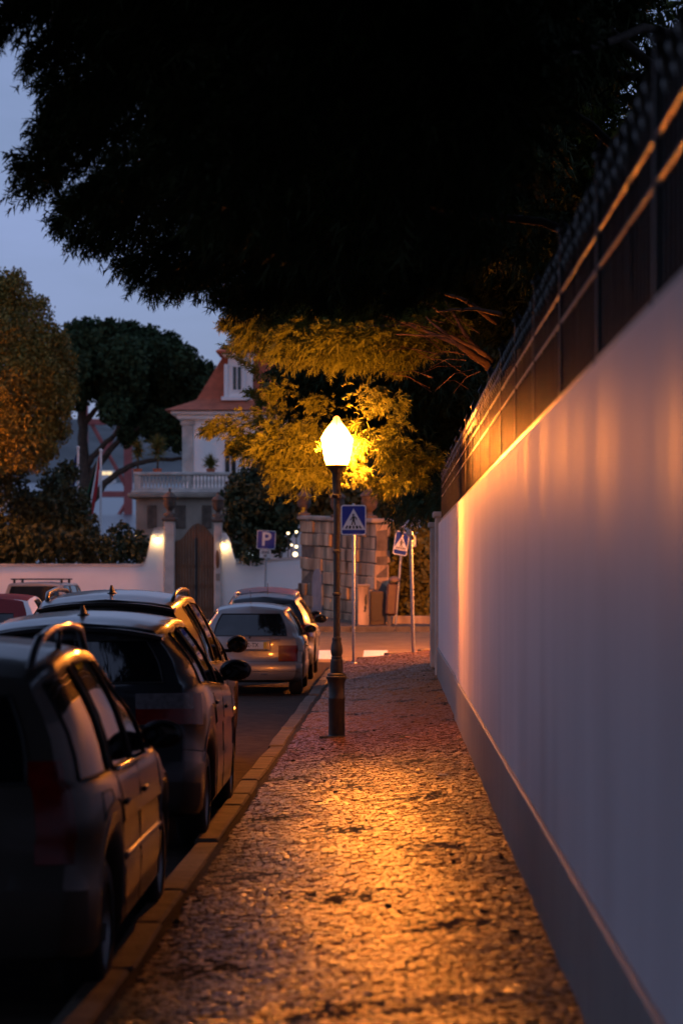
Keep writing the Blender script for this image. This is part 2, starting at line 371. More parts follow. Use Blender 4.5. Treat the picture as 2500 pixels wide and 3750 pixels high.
def cobble(x, y, sx, sy, tilt=1.0):
    """a single stone: rounded uneven top and sloping sides, 9+4 verts"""
    q = [(-1, -1), (1, -1), (1, 1), (-1, 1)]
    cor = []; top = []
    for a, b in q:
        jx, jy = (random.random() - .5) * .010, (random.random() - .5) * .010
        cor.append((x + a * sx / 2 + jx, y + b * sy / 2 + jy))
    tx, ty = random.gauss(0, .052) * tilt, random.gauss(0, .052) * tilt
    h = random.gauss(0, .0022)
    vs = [(cx_, cy_, -0.011) for cx_, cy_ in cor]
    for cx_, cy_ in cor:
        ux, uy = x + (cx_ - x) * .90, y + (cy_ - y) * .90
        vs.append((ux, uy, h + (ux - x) * tx + (uy - y) * ty))
    vs.append((x, y, h + 0.0010))
    fs = [(0, 1, 5), (0, 5, 4), (1, 2, 6), (1, 6, 5), (2, 3, 7), (2, 7, 6), (3, 0, 4), (3, 4, 7), (4, 5, 8), (5, 6, 8), (6, 7, 8), (7, 4, 8)]
    return vs, fs
variants = []
for i in range(24):
    vs, fs = cobble(0, 0, .036 + random.random() * .012, .035 + random.random() * .010)
    me = bpy.data.meshes.new('stone'); me.from_pydata(vs, [], fs); me.materials.append(MT['stone_top']); me.update(); variants.append(me)
PITCH = .047
SV = []; SF = []; nsing = 0
yrow = 7.6; ri = 0
while yrow < PEND:
    xx = kx(yrow) + 0.045 + random.random() * .03
    xmax = .705 if yrow < 44.4 else 3.6
    while xx < xmax:
        wdt = PITCH * (0.82 + random.random() * .34)
        wav = 0.018 * math.sin(xx * 3.1 + ri * .31) + 0.012 * math.sin(xx * 7.7 + ri * .9)
        X, Y = xx + wdt / 2, yrow + wav + (random.random() - .5) * .012
        if in_pave(X, Y):
            z = pz(X, Y) + 0.006 * math.sin(X * 4.3 + Y * 1.9) + 0.005 * math.sin(Y * 3.7 - X * 2.2)
            vis = 9.42 < Y < 10.0 and (X * F / Y + VX) < 2500
            if vis and nsing < 300:
                obj('stone', variants[random.randrange(24)], pave, (X, Y, z), (random.gauss(0, .012), random.gauss(0, .012) - .09, random.choice((0, math.pi)) + random.gauss(0, .06)))
                nsing += 1
            else:
                vs, fs = cobble(0, 0, wdt - .005, PITCH * (.82 + random.random() * .14))
                o = len(SV)
                sx = 0.09 + .0258 * math.cos(X * 4.3 + Y * 1.9); sy = .0114 * math.cos(X * 4.3 + Y * 1.9) + .0185 * math.cos(Y * 3.7 - X * 2.2)
                SV += [(a + X, b + Y, c + z + a * sx + b * sy) for a, b, c in vs]; SF += [(a + o, b + o, c + o) for a, b, c in fs]
        xx += wdt
    yrow += PITCH * .93; ri += 1
o = obj('cobbles', raw_mesh('cobbles', SV, SF, MT['stone_top']), pave); o['kind'] = 'stuff'

# kerbstones
kerb = empty('kerb'); kerb['kind'] = 'structure'
def kerbstone(p, q, wid=.165, drop=.30):
    p = Vector(p); q = Vector(q); d = (q - p); Ln = d.length - .02 - .01 * random.random(); d.normalize(); nrm = Vector((-d.y, d.x, 0))
    m = MB(); m.box((0, 0, -drop / 2), (Ln, wid, drop), bev=.014)
    off = random.gauss(0, .008)
    o = m.build('kerbstone', MT['kerb'], kerb); c = (p + q) / 2 + nrm * (wid / 2 + off)
    o.location = (c.x, c.y, c.z + .003 + random.gauss(0, .006)); o.rotation_euler = (random.gauss(0, .008), random.gauss(0, .006), math.atan2(d.y, d.x) + random.gauss(0, .007))
y = -3.0
while y < CORN - .6:
    ln = random.choice((0.9, 1.15, 1.25, 1.45, 1.5)); y2 = min(y + ln, CORN)
    if CORN - y2 < .5: y2 = CORN
    kerbstone((kx(y), y, pz(kx(y), y)), (kx(y2), y2, pz(kx(y2), y2))); y = y2
ap = [(cxx - rr * math.cos(a), CORN + rr * math.sin(a)) for a in np.linspace(0, math.pi / 2, 7)] + [(cxx + 1.2 * i, PEND) for i in range(1, 7)]
for (x0, y0), (x1, y1) in zip(ap[:-1], ap[1:]): kerbstone((x0, y0, pz(x0, y0)), (x1, y1, pz(x1, y1)))

# crossing stripes on the road
zeb = empty('zebra_crossing'); zeb['kind'] = 'structure'
for i in range(8):
    X = -.33 - i * 1.02
    xs = np.linspace(X - .26, X + .26, 3); ys = np.linspace(51.15, 53.7, 5)
    sheet('stripe', xs, ys, lambda x, y: gz(x, y) + .005, MT['paint_line'], kind=None, parent=zeb)
# far pavement and its kerb beyond the cross street
sheet('far_pavement', np.linspace(-14, 16, 31), np.array([60.16, 61, 62, 63.5, 65, 67, 70, 75, 82, 90]), lambda x, y: gz(x, y) + .125, MT['kerb'])
fk = empty('far_kerb'); fk['kind'] = 'structure'
for i in range(26):
    X = -12 + i * 1.1
    m = MB(); zz = [float(gz(X + a, 60.1)) for a in (0.01, 1.09)]
    vs = [(X + .01, 60, zz[0] - .2), (X + 1.09, 60, zz[1] - .2), (X + 1.09, 60.16, zz[1] - .2), (X + .01, 60.16, zz[0] - .2),
          (X + .01, 60.015, zz[0] + .135), (X + 1.09, 60.015, zz[1] + .135), (X + 1.09, 60.16, zz[1] + .135), (X + .01, 60.16, zz[0] + .135)]
    m.add(vs, [(3, 2, 1, 0), (4, 5, 6, 7), (0, 1, 5, 4), (1, 2, 6, 5), (2, 3, 7, 6), (3, 0, 4, 7)]); m.build('kerbstone', MT['kerb'], fk)

# ---------------------------------------------------------------- long white garden wall
WX = .735
gw = empty('garden_wall', label='long white painted garden wall with grey plinth along the pavement', cat='wall')
for y0, y1, x in ((-5, 6.0, WX), (6.004, 22.6, WX), (22.604, 27.3, WX), (27.3, 38.2, WX + .014)):
    MB().box((x + .1, (y0 + y1) / 2, 1.05), (.2, y1 - y0, 2.9), bev=.006).build('wall_panel', MT['wall'], gw)
for y0, y1, x in ((-5, 16.0, WX - .022), (16.0, 27.3, WX - .021), (27.3, 38.15, WX - .008)):
    MB().box((x + .03, (y0 + y1) / 2, .17), (.06, y1 - y0, .74), bev=.008).build('plinth', MT['plinth'], gw)
# end pillars and closed gate of the next garden
ep = empty('gate_pillar', (0, 38.5, 0), label='white pillar with flat cap at the end of the long garden wall', cat='pillar', group='white gate pillars')
MB().box((WX + .18, 0, 1.15), (.42, .56, 2.9), bev=.01).build('shaft', MT['villastone'], ep)
MB().box((WX + .18, 0, 2.64), (.5, .64, .09), bev=.015).build('cap', MT['villastone'], ep)
e2 = empty('gate_pillar', (0, 41.9, 0), label='farther white pillar with flat cap beyond the end of the garden wall', cat='pillar', group='white gate pillars')
MB().box((WX + .16, 0, 1.1), (.42, .56, 2.8), bev=.01).build('shaft', MT['villastone'], e2)
MB().box((WX + .16, 0, 2.54), (.5, .64, .09), bev=.015).build('cap', MT['villastone'], e2)
nw = empty('side_wall', (0, 40.2, 0), label='short white wall between the two gate pillars', cat='wall')
MB().box((WX + .22, 0, 1.05), (.2, 2.82, 2.7), bev=.008).build('wall_panel', MT['villastone'], nw)
n3 = empty('corner_wall', (0, 43.2, 0), label='white corner wall turning into the cross street past the pillars', cat='wall')
MB().box((WX + .2, 0, 1.0), (.2, 2.0, 2.7), bev=.008).build('wall_panel', MT['villastone'], n3)
MB().box((5.6, 1.1, 1.0), (9.3, .2, 2.7), bev=.008).build('wall_panel', MT['villastone'], n3)

# ---------------------------------------------------------------- iron railing on the wall
fen = empty('iron_railing', (0, 0, 2.5), label='black iron railing with spear tips on top of the white garden wall', cat='railing')
FX = .80; SP = 2.02; Y0 = 7.2 - 3 * SP
def bar_mesh(h):
    m = MB(); m.box((0, 0, h / 2 + .02), (.017, .014, h), bev=0)
    return m.mesh('bar', MT['fencebar'])
barA, barB = bar_mesh(.60), bar_mesh(.685)
tipm = MB().lathe([(.005, -.02), (.010, 0), (.023, .03), (.021, .045), (.002, .10)], 8, cap=False).mesh('spear_tip', MT['tip'], True)
postm = MB().box((0, 0, .40), (.036, .036, .84), bev=.004).lathe([(.03, .82), (.034, .84), (.012, .87), (.002, .90)], 8, cap=False).mesh('post', MT['fencebar'])
railm = MB().box((0, 0, 0), (.025, SP - .04, .019), bev=.003).mesh('rail', MT['fence'])
railb = MB().box((0, 0, 0), (.05, SP - .05, .034), bev=.003).mesh('bottom_rail', MT['fence'])
for k in range(19):
    y = Y0 + k * SP
    if y > 37.9: break
    obj('post', postm, fen, (FX, y, 0))
    if y + SP > 38: break
    for z in (.405, .545): obj('rail', railm, fen, (FX, y + SP / 2, z), (0, random.gauss(0, .02), 0))
    obj('bottom_rail', railb, fen, (FX, y + SP / 2, .04))
    for j in range(1, 17):
        b_ = obj('bar', barA if j % 2 else barB, fen, (FX, y + j * SP / 17, 0), (random.gauss(0, .004), random.gauss(0, .004), 0)); obj('spear_tip', tipm, b_, (0, 0, .62 if j % 2 else .705))
fs_ = tag(MB().box((0, 0, .22), (.05, .03, .5), bev=.004).build('railing_stay', MT['barkdark'], None, loc=(FX + .09, 8.0, 2.5)),
          'short upright wooden stay behind the nearest railing panels', 'post')

# ---------------------------------------------------------------- street lamp
def street_lamp(loc, label, glass='lampglass'):
    t = empty('street_lamp', loc, label=label, cat='street lamp', group='cast iron street lamps')
    k = .000805
    prof = [(.100, -.05), (.100, .02), (.088, .03), (.086, .40), (.092, .41), (.092, .425), (.085, .435), (.085, .58), (.10, .615), (.113, .635), (.113, .65), (.10, .66), (.102, .675), (.087, .69)]
    MB().lathe(prof, 24).build('base', MT['iron'], t, True, 35)
    MB().lathe([(.067, .69), (.07, .74), (.066, .80), (.070, .82), (.057, .845), (.061, .855), (.054, .87), (.064, .90), (.066, .93), (.06, .98), (.046, 1.03), (.05, 1.045), (.05, 1.06), (.038, 1.075)], 24).build('shaft_ornament', MT['iron'], t, True, 40)
    m = MB().lathe([(.0375, 1.07), (.036, 1.52)], 16).lathe([(.036, 1.51), (.047, 1.52), (.047, 1.54), (.036, 1.55)], 16)
    m.lathe([(.036, 1.54), (.035, 1.97)], 16).lathe([(.035, 1.965), (.046, 1.975), (.046, 1.995), (.034, 2.005)], 16).lathe([(.034, 2.0), (.034, 2.56)], 16)
    m.build('pole', MT['iron'], t, True, 35)
    MB().lathe([(.034, 2.55), (.052, 2.57), (.055, 2.585), (.042, 2.60), (.045, 2.70), (.05, 2.82), (.085, 2.87), (.118, 2.895), (.118, 2.905)], 20).build('collar', MT['iron'], t, True, 35)
    # lantern: six tapering panes, glazed roof, slim frame
    n = 6; zs = [2.908, 2.97, 3.19]; rs = [.126, .152, .190]
    top = [(3.195, .188), (3.28, .135), (3.345, .08), (3.385, .05), (3.41, .042), (3.43, .015)]
    fr = MB()
    for i in range(n):
        a0, a1 = [2 * math.pi * (q + .5) / n for q in (i, i + 1)]
        m = MB(); pts = []
        for z, r_ in list(zip(zs, rs)):
            for a in (a0 + .05, a1 - .05): pts.append((r_ * math.cos(a), r_ * math.sin(a), z))
        m.add(pts, [(0, 1, 3, 2), (2, 3, 5, 4)]); m.build('pane', MT[glass], t)
        m = MB(); pts = []
        for z, r_ in top:
            for a in (a0 + .04, a1 - .04): pts.append((r_ * math.cos(a), r_ * math.sin(a), z))
        m.add(pts, [(2 * q, 2 * q + 1, 2 * q + 3, 2 * q + 2) for q in range(len(top) - 1)]); m.build('roof_pane', MT[glass], t)
        fr.tube([(r_ * math.cos(a0), r_ * math.sin(a0), z) for z, r_ in list(zip(zs, rs)) + top], .0045, 5)
    fr.build('lantern_frame', MT['iron'], t)
    MB().lathe([(.117, 2.902), (.117, 2.909)], 6, a0=math.pi / 6).build('lantern_tray', MT['iron'], t)
    return t
LX, LY = -.575, 25.8
street_lamp((LX, LY, pz(LX, LY)), 'glowing cast iron street lamp standing on the cobbled pavement beside the kerb')
street_lamp((3.0, 50.0, 0.15), 'street lamp round the corner behind the white corner wall', 'lampglass2')
street_lamp((-16.4, 84.0, -.1), 'tall street lamp beyond the left edge in front of the white villa wall', 'lampglass3').scale = (2, 2, 2)
MB().lathe([(.19, -.012), (.185, .012), (.10, .018)], 20).build('footing_ring', MT['joint'], pave, loc=(LX, LY, pz(LX, LY)))

# fallen cones and dry bits scattered over the stones
m = MB()
for i in range(60):
    Y = 10 + 36 * random.random() ** 1.3; X = kx(Y) + .05 + (1.75) * random.random()
    if random.random() < .5: X = .70 - abs(random.gauss(0, .22))
    r_ = .006 + .009 * random.random(); m.ball((X, Y, pz(X, Y) + r_ * .6), r_, 6, 4, (1 + random.random(), 1, .8))
o = m.build('fallen_cones', MT['barkdark'], None, True); tag(o, 'small dark fallen cones and dry bits scattered on the cobbles', 'debris', kind='stuff')
# ================================================================== CARS
def curve(pts, sm=0.08):
    xs = np.array([p[0] for p in pts], float); zs = np.array([p[1] for p in pts], float)
    g = np.linspace(xs[0], xs[-1], 600); v = np.interp(g, xs, zs); k = max(1, int(sm / (g[1] - g[0])))
    ker = np.hanning(2 * k + 3); ker /= ker.sum(); pad = np.concatenate([2 * v[0] - v[k + 1:0:-1], v, 2 * v[-1] - v[-2:-k - 3:-1]])
    s_ = np.convolve(pad, ker, 'valid')[:600]
    return lambda q: np.interp(q, g, s_)
class CarShape:
    def __init__(s, sp):
        s.sp = sp; Ln = s.L = sp['L']; s.W = sp['W']; s.R = sp['R']
        s.T = curve(sp['roof'], sp.get('rs', .10)); s.B = curve(sp['belt'], .15)
        s.yr = curve(sp['rear'], .05); s.yf = curve(sp['front'], .06)
        s.Wr = curve([(0, sp['wr'] - .05), (.5, sp['wr'])] + [(sp['cowl'] - .9, sp['wr']), (sp['cowl'] - .1, s.W / 2 - .14), (sp['cowl'] + .1, s.W / 2 - .10), (Ln, s.W / 2 - .2)], .15)
        s.sill = sp.get('sill', .2); s.bul = sp.get('bulge', .07)
        ws = sorted(set(sp.get('wcuts', [])) | {0, .15, .3, .45, .58, .68, .76, .83, .89, .94, .98})
        ys = set(np.round(np.linspace(0, Ln, 34), 3)) | {.02, .05, .1, .16}
        for yw in (sp['yr'], sp['yf']):
            for d in np.linspace(-s.R - .07, s.R + .07, 13): ys.add(round(yw + d, 3))
        for a in sp.get('ycuts', []): ys.add(a)
        ys = sorted(y for y in ys if 0 <= y <= Ln)
        keep = [ys[0]]; must = set(sp.get('ycuts', [])) | {Ln}
        for y in ys[1:]:
            if y - keep[-1] < .012:
                if y in must: keep[-1] = y
            else: keep.append(y)
        s.rc = [w_ - 1 for w_ in ws if w_ < 1] + keep + [Ln + 1 - w_ for w_ in reversed(ws) if w_ < 1]
        rows = [s.row(c) for c in s.rc]; s.G = np.array(rows)
        G = s.G; du = np.gradient(G, axis=0); dv = np.gradient(G, axis=1); n = np.cross(dv, du); s.Nrm = n / (np.linalg.norm(n, axis=2, keepdims=True) + 1e-9)
        # make normals point outwards
        cen = np.array([0, Ln / 2, .75]); flip = np.sign(((G - cen) * s.Nrm).sum(2)); flip[flip == 0] = 1; s.Nrm = s.Nrm * flip[:, :, None]
    def z0(s, y):
        z = s.sill + .06 * max(0, 1 - y / .35) + .05 * max(0, 1 - (s.L - y) / .4); Ra = s.R + .055
        for yw in (s.sp['yr'], s.sp['yf']):
            if abs(y - yw) < Ra: z = max(z, s.R + math.sqrt(Ra * Ra - (y - yw) ** 2))
        return z
    def section(s, y):
        T, B, Z0, Wr = float(s.T(y)), float(s.B(y)), s.z0(y), float(s.Wr(y))
        pl = s.sp.get('plan', .10)
        Wb = s.W / 2 - pl * math.exp(-y / .22) - (pl + .03) * math.exp(-(s.L - y) / .25)
        Wr = min(Wr, Wb - .03); cr = s.sp.get('crown', .065)
        o = [(Wr * u, T - cr * u ** 2.2) for u in (0, .3, .55, .75, .88, .96)]
        zt = max(T - cr - .055, B + .03)
        o += [(Wr + .006, min(T - cr - .012, T - .005)), (Wr + .022, zt)]                      # 6, 7 window top
        for f in (.25, .5, .75): o.append((Wr + .022 + (Wb - .04 - Wr - .022) * f + .028 * math.sin(math.pi * f), zt + (B + .02 - zt) * f))
        o += [(Wb - .04, B + .02), (Wb - .014, B), (Wb + .0, B - .05)]                           # 11 window bottom, 12, 13 shoulder
        for f, b in ((.14, .010), (.28, .016), (.30, .006), (.45, .008), (.6, .008), (.62, .014), (.8, .010), (1, 0)):
            o.append((Wb + b, B - .05 + (Z0 + .07 - B + .05) * f))                                # 14..21
        o += [(Wb - .03, Z0 + .02), (Wb - .08, Z0), (Wb * .55, Z0 + .0), (0, Z0)]                  # 22..25
        return o
    def row(s, c):
        if c < 0: y, w_ = 0.0, 1 + c
        elif c > s.L: y, w_ = s.L, 1 - (c - s.L)
        else: y, w_ = c, None
        P = []
        for x, z in s.section(y):
            a = float(s.yr(z)) * max(0, 1 - y / 1.5) ** 1.4; b = float(s.yf(z)) * max(0, 1 - (s.L - y) / 1.3) ** 1.4
            yy = y + a - b
            if w_ is not None and c < 0: yy = float(s.yr(z)) - s.bul * (1 - w_ ** 2.4); x = x * w_
            elif w_ is not None: yy = s.L - float(s.yf(z)) + s.bul * 1.6 * (1 - w_ ** 2.2); x = x * w_
            P.append((x, yy, z))
        return P
    def S(s, c, k, off=0.0, sx=1):
        i = np.interp(c, s.rc, np.arange(len(s.rc))); i0 = int(min(i, len(s.rc) - 2)); f = i - i0; k0 = int(min(k, 24)); g = k - k0
        def bl(A): return (A[i0, k0] * (1 - f) * (1 - g) + A[i0 + 1, k0] * f * (1 - g) + A[i0, k0 + 1] * (1 - f) * g + A[i0 + 1, k0 + 1] * f * g)
        p = bl(s.G) + bl(s.Nrm) * off
        return Vector((p[0] * sx, p[1], p[2]))
    def patch(s, faces, off=0.0, sides=(1, -1)):
        m = MB()
        for sx in sides:
            idx = {}; vs = []; fs = []
            for r_, k in faces:
                q = []
                for a, b in ((r_, k), (r_, k + 1), (r_ + 1, k + 1), (r_ + 1, k)):
                    if (a, b) not in idx:
                        p = s.G[a, b] + s.Nrm[a, b] * off; idx[(a, b)] = len(vs); vs.append((p[0] * sx, p[1], p[2]))
                    q.append(idx[(a, b)])
                fs.append(tuple(q if sx > 0 else q[::-1]))
            m.add(vs, fs)
        return m
    def faces(s, c0, c1, k0, k1):
        return [(i, k) for i in range(len(s.rc) - 1) if s.rc[i] >= c0 - 1e-4 and s.rc[i + 1] <= c1 + 1e-4 for k in range(k0, k1)]
    def line(s, pts, off=.002, sx=1, sub=6):
        out_ = []
        for (c0, k0), (c1, k1) in zip(pts[:-1], pts[1:]):
            for j in range(sub): t = j / sub; out_.append(s.S(c0 + (c1 - c0) * t, k0 + (k1 - k0) * t, off, sx))
        out_.append(s.S(*pts[-1], off, sx)); return out_
def wheel(parent, x, y, r_, side, zc=None):
    t = MB(); w_ = .10
    prof = [(r_ * .64, -w_), (r_ * .86, -w_), (r_ * .97, -w_ * .8), (r_, -w_ * .5), (r_, w_ * .5), (r_ * .97, w_ * .8), (r_ * .86, w_), (r_ * .64, w_)]
    t.lathe(prof, 28, cap=False)
    e = t.build('wheel', MT['rubber'], parent, True, 50, loc=(x, y, r_), rot=(0, R(90), 0))
    m = MB(); m.lathe([(.02, w_ * .55 * side), (r_ * .15, w_ * .6 * side), (r_ * .15, w_ * .4 * side)], 12, cap=False)
    for i in range(5):
        a = 2 * math.pi * i / 5; ca, sa = math.cos(a), math.sin(a)
        pr = [(r_ * .1 * ca - .03 * sa * q, r_ * .1 * sa + .03 * ca * q, w_ * .55 * side) for q in (-1, 1)] + [(r_ * .62 * ca - .04 * sa * q, r_ * .62 * sa + .04 * ca * q, w_ * .75 * side) for q in (1, -1)]
        m.add(pr, [(0, 1, 2, 3), (3, 2, 1, 0)])
    m.lathe([(r_ * .60, w_ * .2 * side), (r_ * .66, w_ * .9 * side), (r_ * .68, w_ * .95 * side), (r_ * .66, w_ * -.9 * side)], 28, cap=False)
    m.build('rim', MT['rim'], e, True, 40)
def fin(parent, p, h=.075, l=.17):
    m = MB(); sec = []
    for y, hh, ww in ((-.5, .12, .012), (-.42, .78, .02), (-.3, 1, .022), (-.05, .72, .028), (.25, .35, .03), (.5, .06, .012)):
        sec.append([(-ww, y * l, 0), (-ww * .45, y * l, hh * h), (ww * .45, y * l, hh * h), (ww, y * l, 0)])
    vs = [q for a in sec for q in a]; fs = []
    for i in range(5):
        for j in range(3): fs.append((i * 4 + j, i * 4 + j + 1, i * 4 + 5 + j, i * 4 + 4 + j))
    fs += [(0, 1, 2, 3), (23, 22, 21, 20)]; m.add(vs, fs)
    m.ball((0, 0, .002), .06, 12, 6, (.75, 1.5, .22))
    m.build('antenna_fin', MT['trim'], parent, True, 40, loc=p)
def mirror(parent, p, sx, size=(.115, .085, .078), body=None, black=False):
    m = MB(); n, mm = 16, 10
    for_ = m.ball((0, 0, 0), 1.0, 16, 10, size)
    v = [(x, (y if y > 0 else y * .35), z) for x, y, z in m.v]; m.v = v
    o = m.build('wing_mirror', body, parent, True, loc=p)
    g = MB().ball((0, -size[1] * .36, 0), 1.0, 14, 8, (size[0] * .86, .006, size[2] * .82)); g.build('mirror_glass', MT['carglass'], o, True)
    MB().box((-sx * size[0] * .95, .01, -size[2] * .75), (size[0] * .9, .04, .035), bev=.008).build('mirror_arm', MT['trim'], o)
def car(name, label, loc, sp, pm, group='cars parked along the kerb', cat='car'):
    t = empty(name, loc, sp.get('rz', 0), label, cat, group); s = CarShape(sp); Ln = sp['L']
    taken = set(); lists = []
    def region(nm, mt, c0, c1, k0, k1, off, sides=(1, -1), single=False, smooth=True):
        f = [q for q in s.faces(c0, c1, k0, k1) if q not in taken]; taken.update(f)
        if not f: return None
        if single: return s.patch(f, off).build(nm, mt, t, smooth)
        o = None
        for sx in sides: o = s.patch(f, off, (sx,)).build(nm, mt, t, smooth)
        return o
    g0 = sp.get('rglass', (7, 11)); rw = sp.get('rgw', .83)
    region('rear_window', MT['carglass'], -1, rw - 1, g0[0], g0[1], -.004, single=True)
    for c0, c1 in sp['windows']: region('side_window', MT['carglass'], c0, c1, 7, 11, -.004)
    ws = sp['screen']
    region('windscreen', MT['carglass'], ws[0], ws[1], 0, 5, -.003, single=True)
    for nm, mt, c0, c1, k0, k1 in sp.get('lamps', []): region(nm, MT[mt], c0, c1, k0, k1, .006)
    for nm, mt, c0, c1, k0, k1 in sp.get('panels', []): region(nm, MT[mt] if mt in MT else mt, c0, c1, k0, k1, .003, single=True)
    body = [(i, k) for i in range(len(s.rc) - 1) for k in range(25) if (i, k) not in taken]
    s.patch(body, 0).build('body', pm, t, True, 42)
    # dark underside and cabin so that no gap shows light
    m = MB(); m.box((0, Ln / 2, .34), (s.W * .74, Ln * .86, .22)); m.build('underbody', MT['trim'], t)
    # window rubbers, panel gaps
    rb = MB()
    for sx in (1, -1):
        for c0, c1 in sp['windows']:
            pts = s.line([(c0, 7), (c1, 7), (c1, 11), (c0, 11), (c0, 7)], .002, sx, 8); rb.tube(pts, .008, 5)
        pts = s.line([(-1, g0[0]), (rw - 1, g0[0]), (rw - 1, g0[1]), (-1, g0[1])], .001, sx, 8); rb.tube(pts, .008, 5)
    rb.build('window_seal', MT['rubber'], t, True)
    for sx in (1, -1):
        for seam in sp.get('seams', []): MB().tube(s.line(seam, .0005, sx, 8), .0035, 4).build('panel_gap', MT['rubber'], t, True)
    for sx in (1, -1):
        for c, k in sp.get('handles', []):
            p = s.S(c, k, .012, sx); m = MB().box((0, 0, 0), (.022, .17, .026), bev=.008); m.build('door_handle', sp.get('handle_mat', pm), t, True, loc=p)
        for yw in (sp['yr'], sp['yf']): wheel(t, sx * (s.W / 2 - .125), yw, s.R, sx)
        if sp.get('mirror'):
            c, msz = sp['mirror']; p = s.S(c, 11.2, .10, sx); p.z += .055 + sp.get('mirror_up', 0); mirror(t, p, sx, msz, sp.get('mirror_mat', MT['trim']))
        if sp.get('moulding'):
            c0, c1, k = sp['moulding']; m = MB(); m.tube(s.line([(c0, k), (c1, k)], .004, sx, 14), .016, 6); m.build('side_moulding', sp.get('mould_mat', MT['trim']), t, True)
        if sp.get('rails'):
            c0, c1, k, hgt, rr_ = sp['rails']; pts = []; nn = 18
            for i in range(nn + 1):
                u = i / nn; c = c0 + (c1 - c0) * u; p = s.S(c, k, 0, sx); lift = min(1, (math.sin(math.pi * u)) * sp.get('rsq', 2.6)); p.z += hgt * lift - .01 * (1 - lift); pts.append(p)
            m = MB(); m.tube(pts, rr_, 8)
            for q in sp.get('railfeet', []):
                c = c0 + (c1 - c0) * q; p = s.S(c, k, 0, sx); a = p.copy(); a.z -= .01; b = p.copy(); b.z += hgt; m.tube([a, b], rr_ * .8, 6)
            m.build('roof_rail', sp.get('rail_mat', MT['trim']), t, True)
    if sp.get('fin'): fin(t, s.S(sp['fin'], 0, -.004))
    return t, s
def spoiler(t, s, w_, depth, z, y, mt, thick=.03, kdrop=.05):
    n = 12; vs = []; fs = []
    for i in range(n + 1):
        u = -1 + 2 * i / n; x = u * w_; dz = -kdrop * abs(u) ** 2.4; dy = .05 * abs(u) ** 2.5
        vs += [(x, y + dy, z + dz - thick), (x, y + dy - .004, z + dz), (x, y + depth, z + dz + .014), (x, y + depth, z + dz - thick)]
    for i in range(n):
        for j in range(4): fs.append((i * 4 + j, i * 4 + (j + 1) % 4, i * 4 + 4 + (j + 1) % 4, i * 4 + 4 + j))
    fs += [(0, 1, 2, 3), (n * 4 + 3, n * 4 + 2, n * 4 + 1, n * 4)]
    return MB().add(vs, fs).build('rear_spoiler', mt, t, True, 40)

# 1 --- pale MPV nearest to the camera
sp1 = dict(L=4.15, W=1.72, R=.31, yr=.78, yf=3.35, wr=.60, cowl=3.05, sill=.21, rs=.16, plan=.13, bulge=.09,
  roof=[(0, 1.50), (.3, 1.555), (.9, 1.60), (1.6, 1.61), (2.1, 1.575), (2.55, 1.38), (3.05, 1.08), (3.6, .96), (4.15, .72)],
  belt=[(0, .99), (.8, .98), (2.0, .96), (3.05, .93), (4.15, .66)],
  rear=[(.1, .10), (.3, .03), (.42, 0), (.6, .01), (.66, .07), (.95, .10), (1.0, .12), (1.42, .30), (1.62, .40)],
  front=[(.1, .15), (.3, .02), (.55, 0), (.75, .18), (1.7, .2)],
  windows=[(.20, .92), (1.10, 1.86), (1.93, 2.55)], screen=(2.12, 2.98), wcuts=[.83], ycuts=[.20, .92, 1.10, 1.86, 1.93, 2.55, 2.12, 2.98, .12, .06],
  rgw=.83, lamps=[('tail_lamp', 'redlight', -.17, .06, 10, 17)], panels=[('rear_bumper', 'p_mpv', -1, .2, 19, 22)],
  seams=[[(1.0, 7), (1.03, 13), (1.12, 17), (1.25, 21)], [(1.90, 7), (1.90, 21)], [(2.9, 12), (2.92, 21)], [(1.25, 21.2), (2.92, 21.2)], [(.45, 13), (.72, 13), (.72, 15), (.45, 15), (.45, 13)]],
  handles=[(1.22, 14), (2.05, 14)], handle_mat=MT['trim'], mirror=(2.58, (.115, .08, .075)), moulding=(1.16, 2.86, 17.6), mould_mat=MT['p_mpv'],
  rails=(.22, 2.25, 4.4, .10, .020), railfeet=[.5], rsq=3.4, rail_mat=MT['p_suv'])
c1, s1 = car('parked_car', 'pale beige grey people carrier with arched roof rails, nearest of the parked row', (-2.12, 10.2, ROAD), sp1, MT['p_mpv'])
m = MB(); m.tube(s1.line([(1.1, 11.35), (2.55, 11.35)], .012, 1, 10), .011, 6); m.build('window_trim', MT['chrome'], c1, True)
MB().box((0, .05, .62), (.56, .03, .14), bev=.01).build('number_plate', MT['plate'], c1)
MB().box((0, -.10, 1.40), (.5, .02, .03)).build('brake_lamp', MT['redlight'], c1)

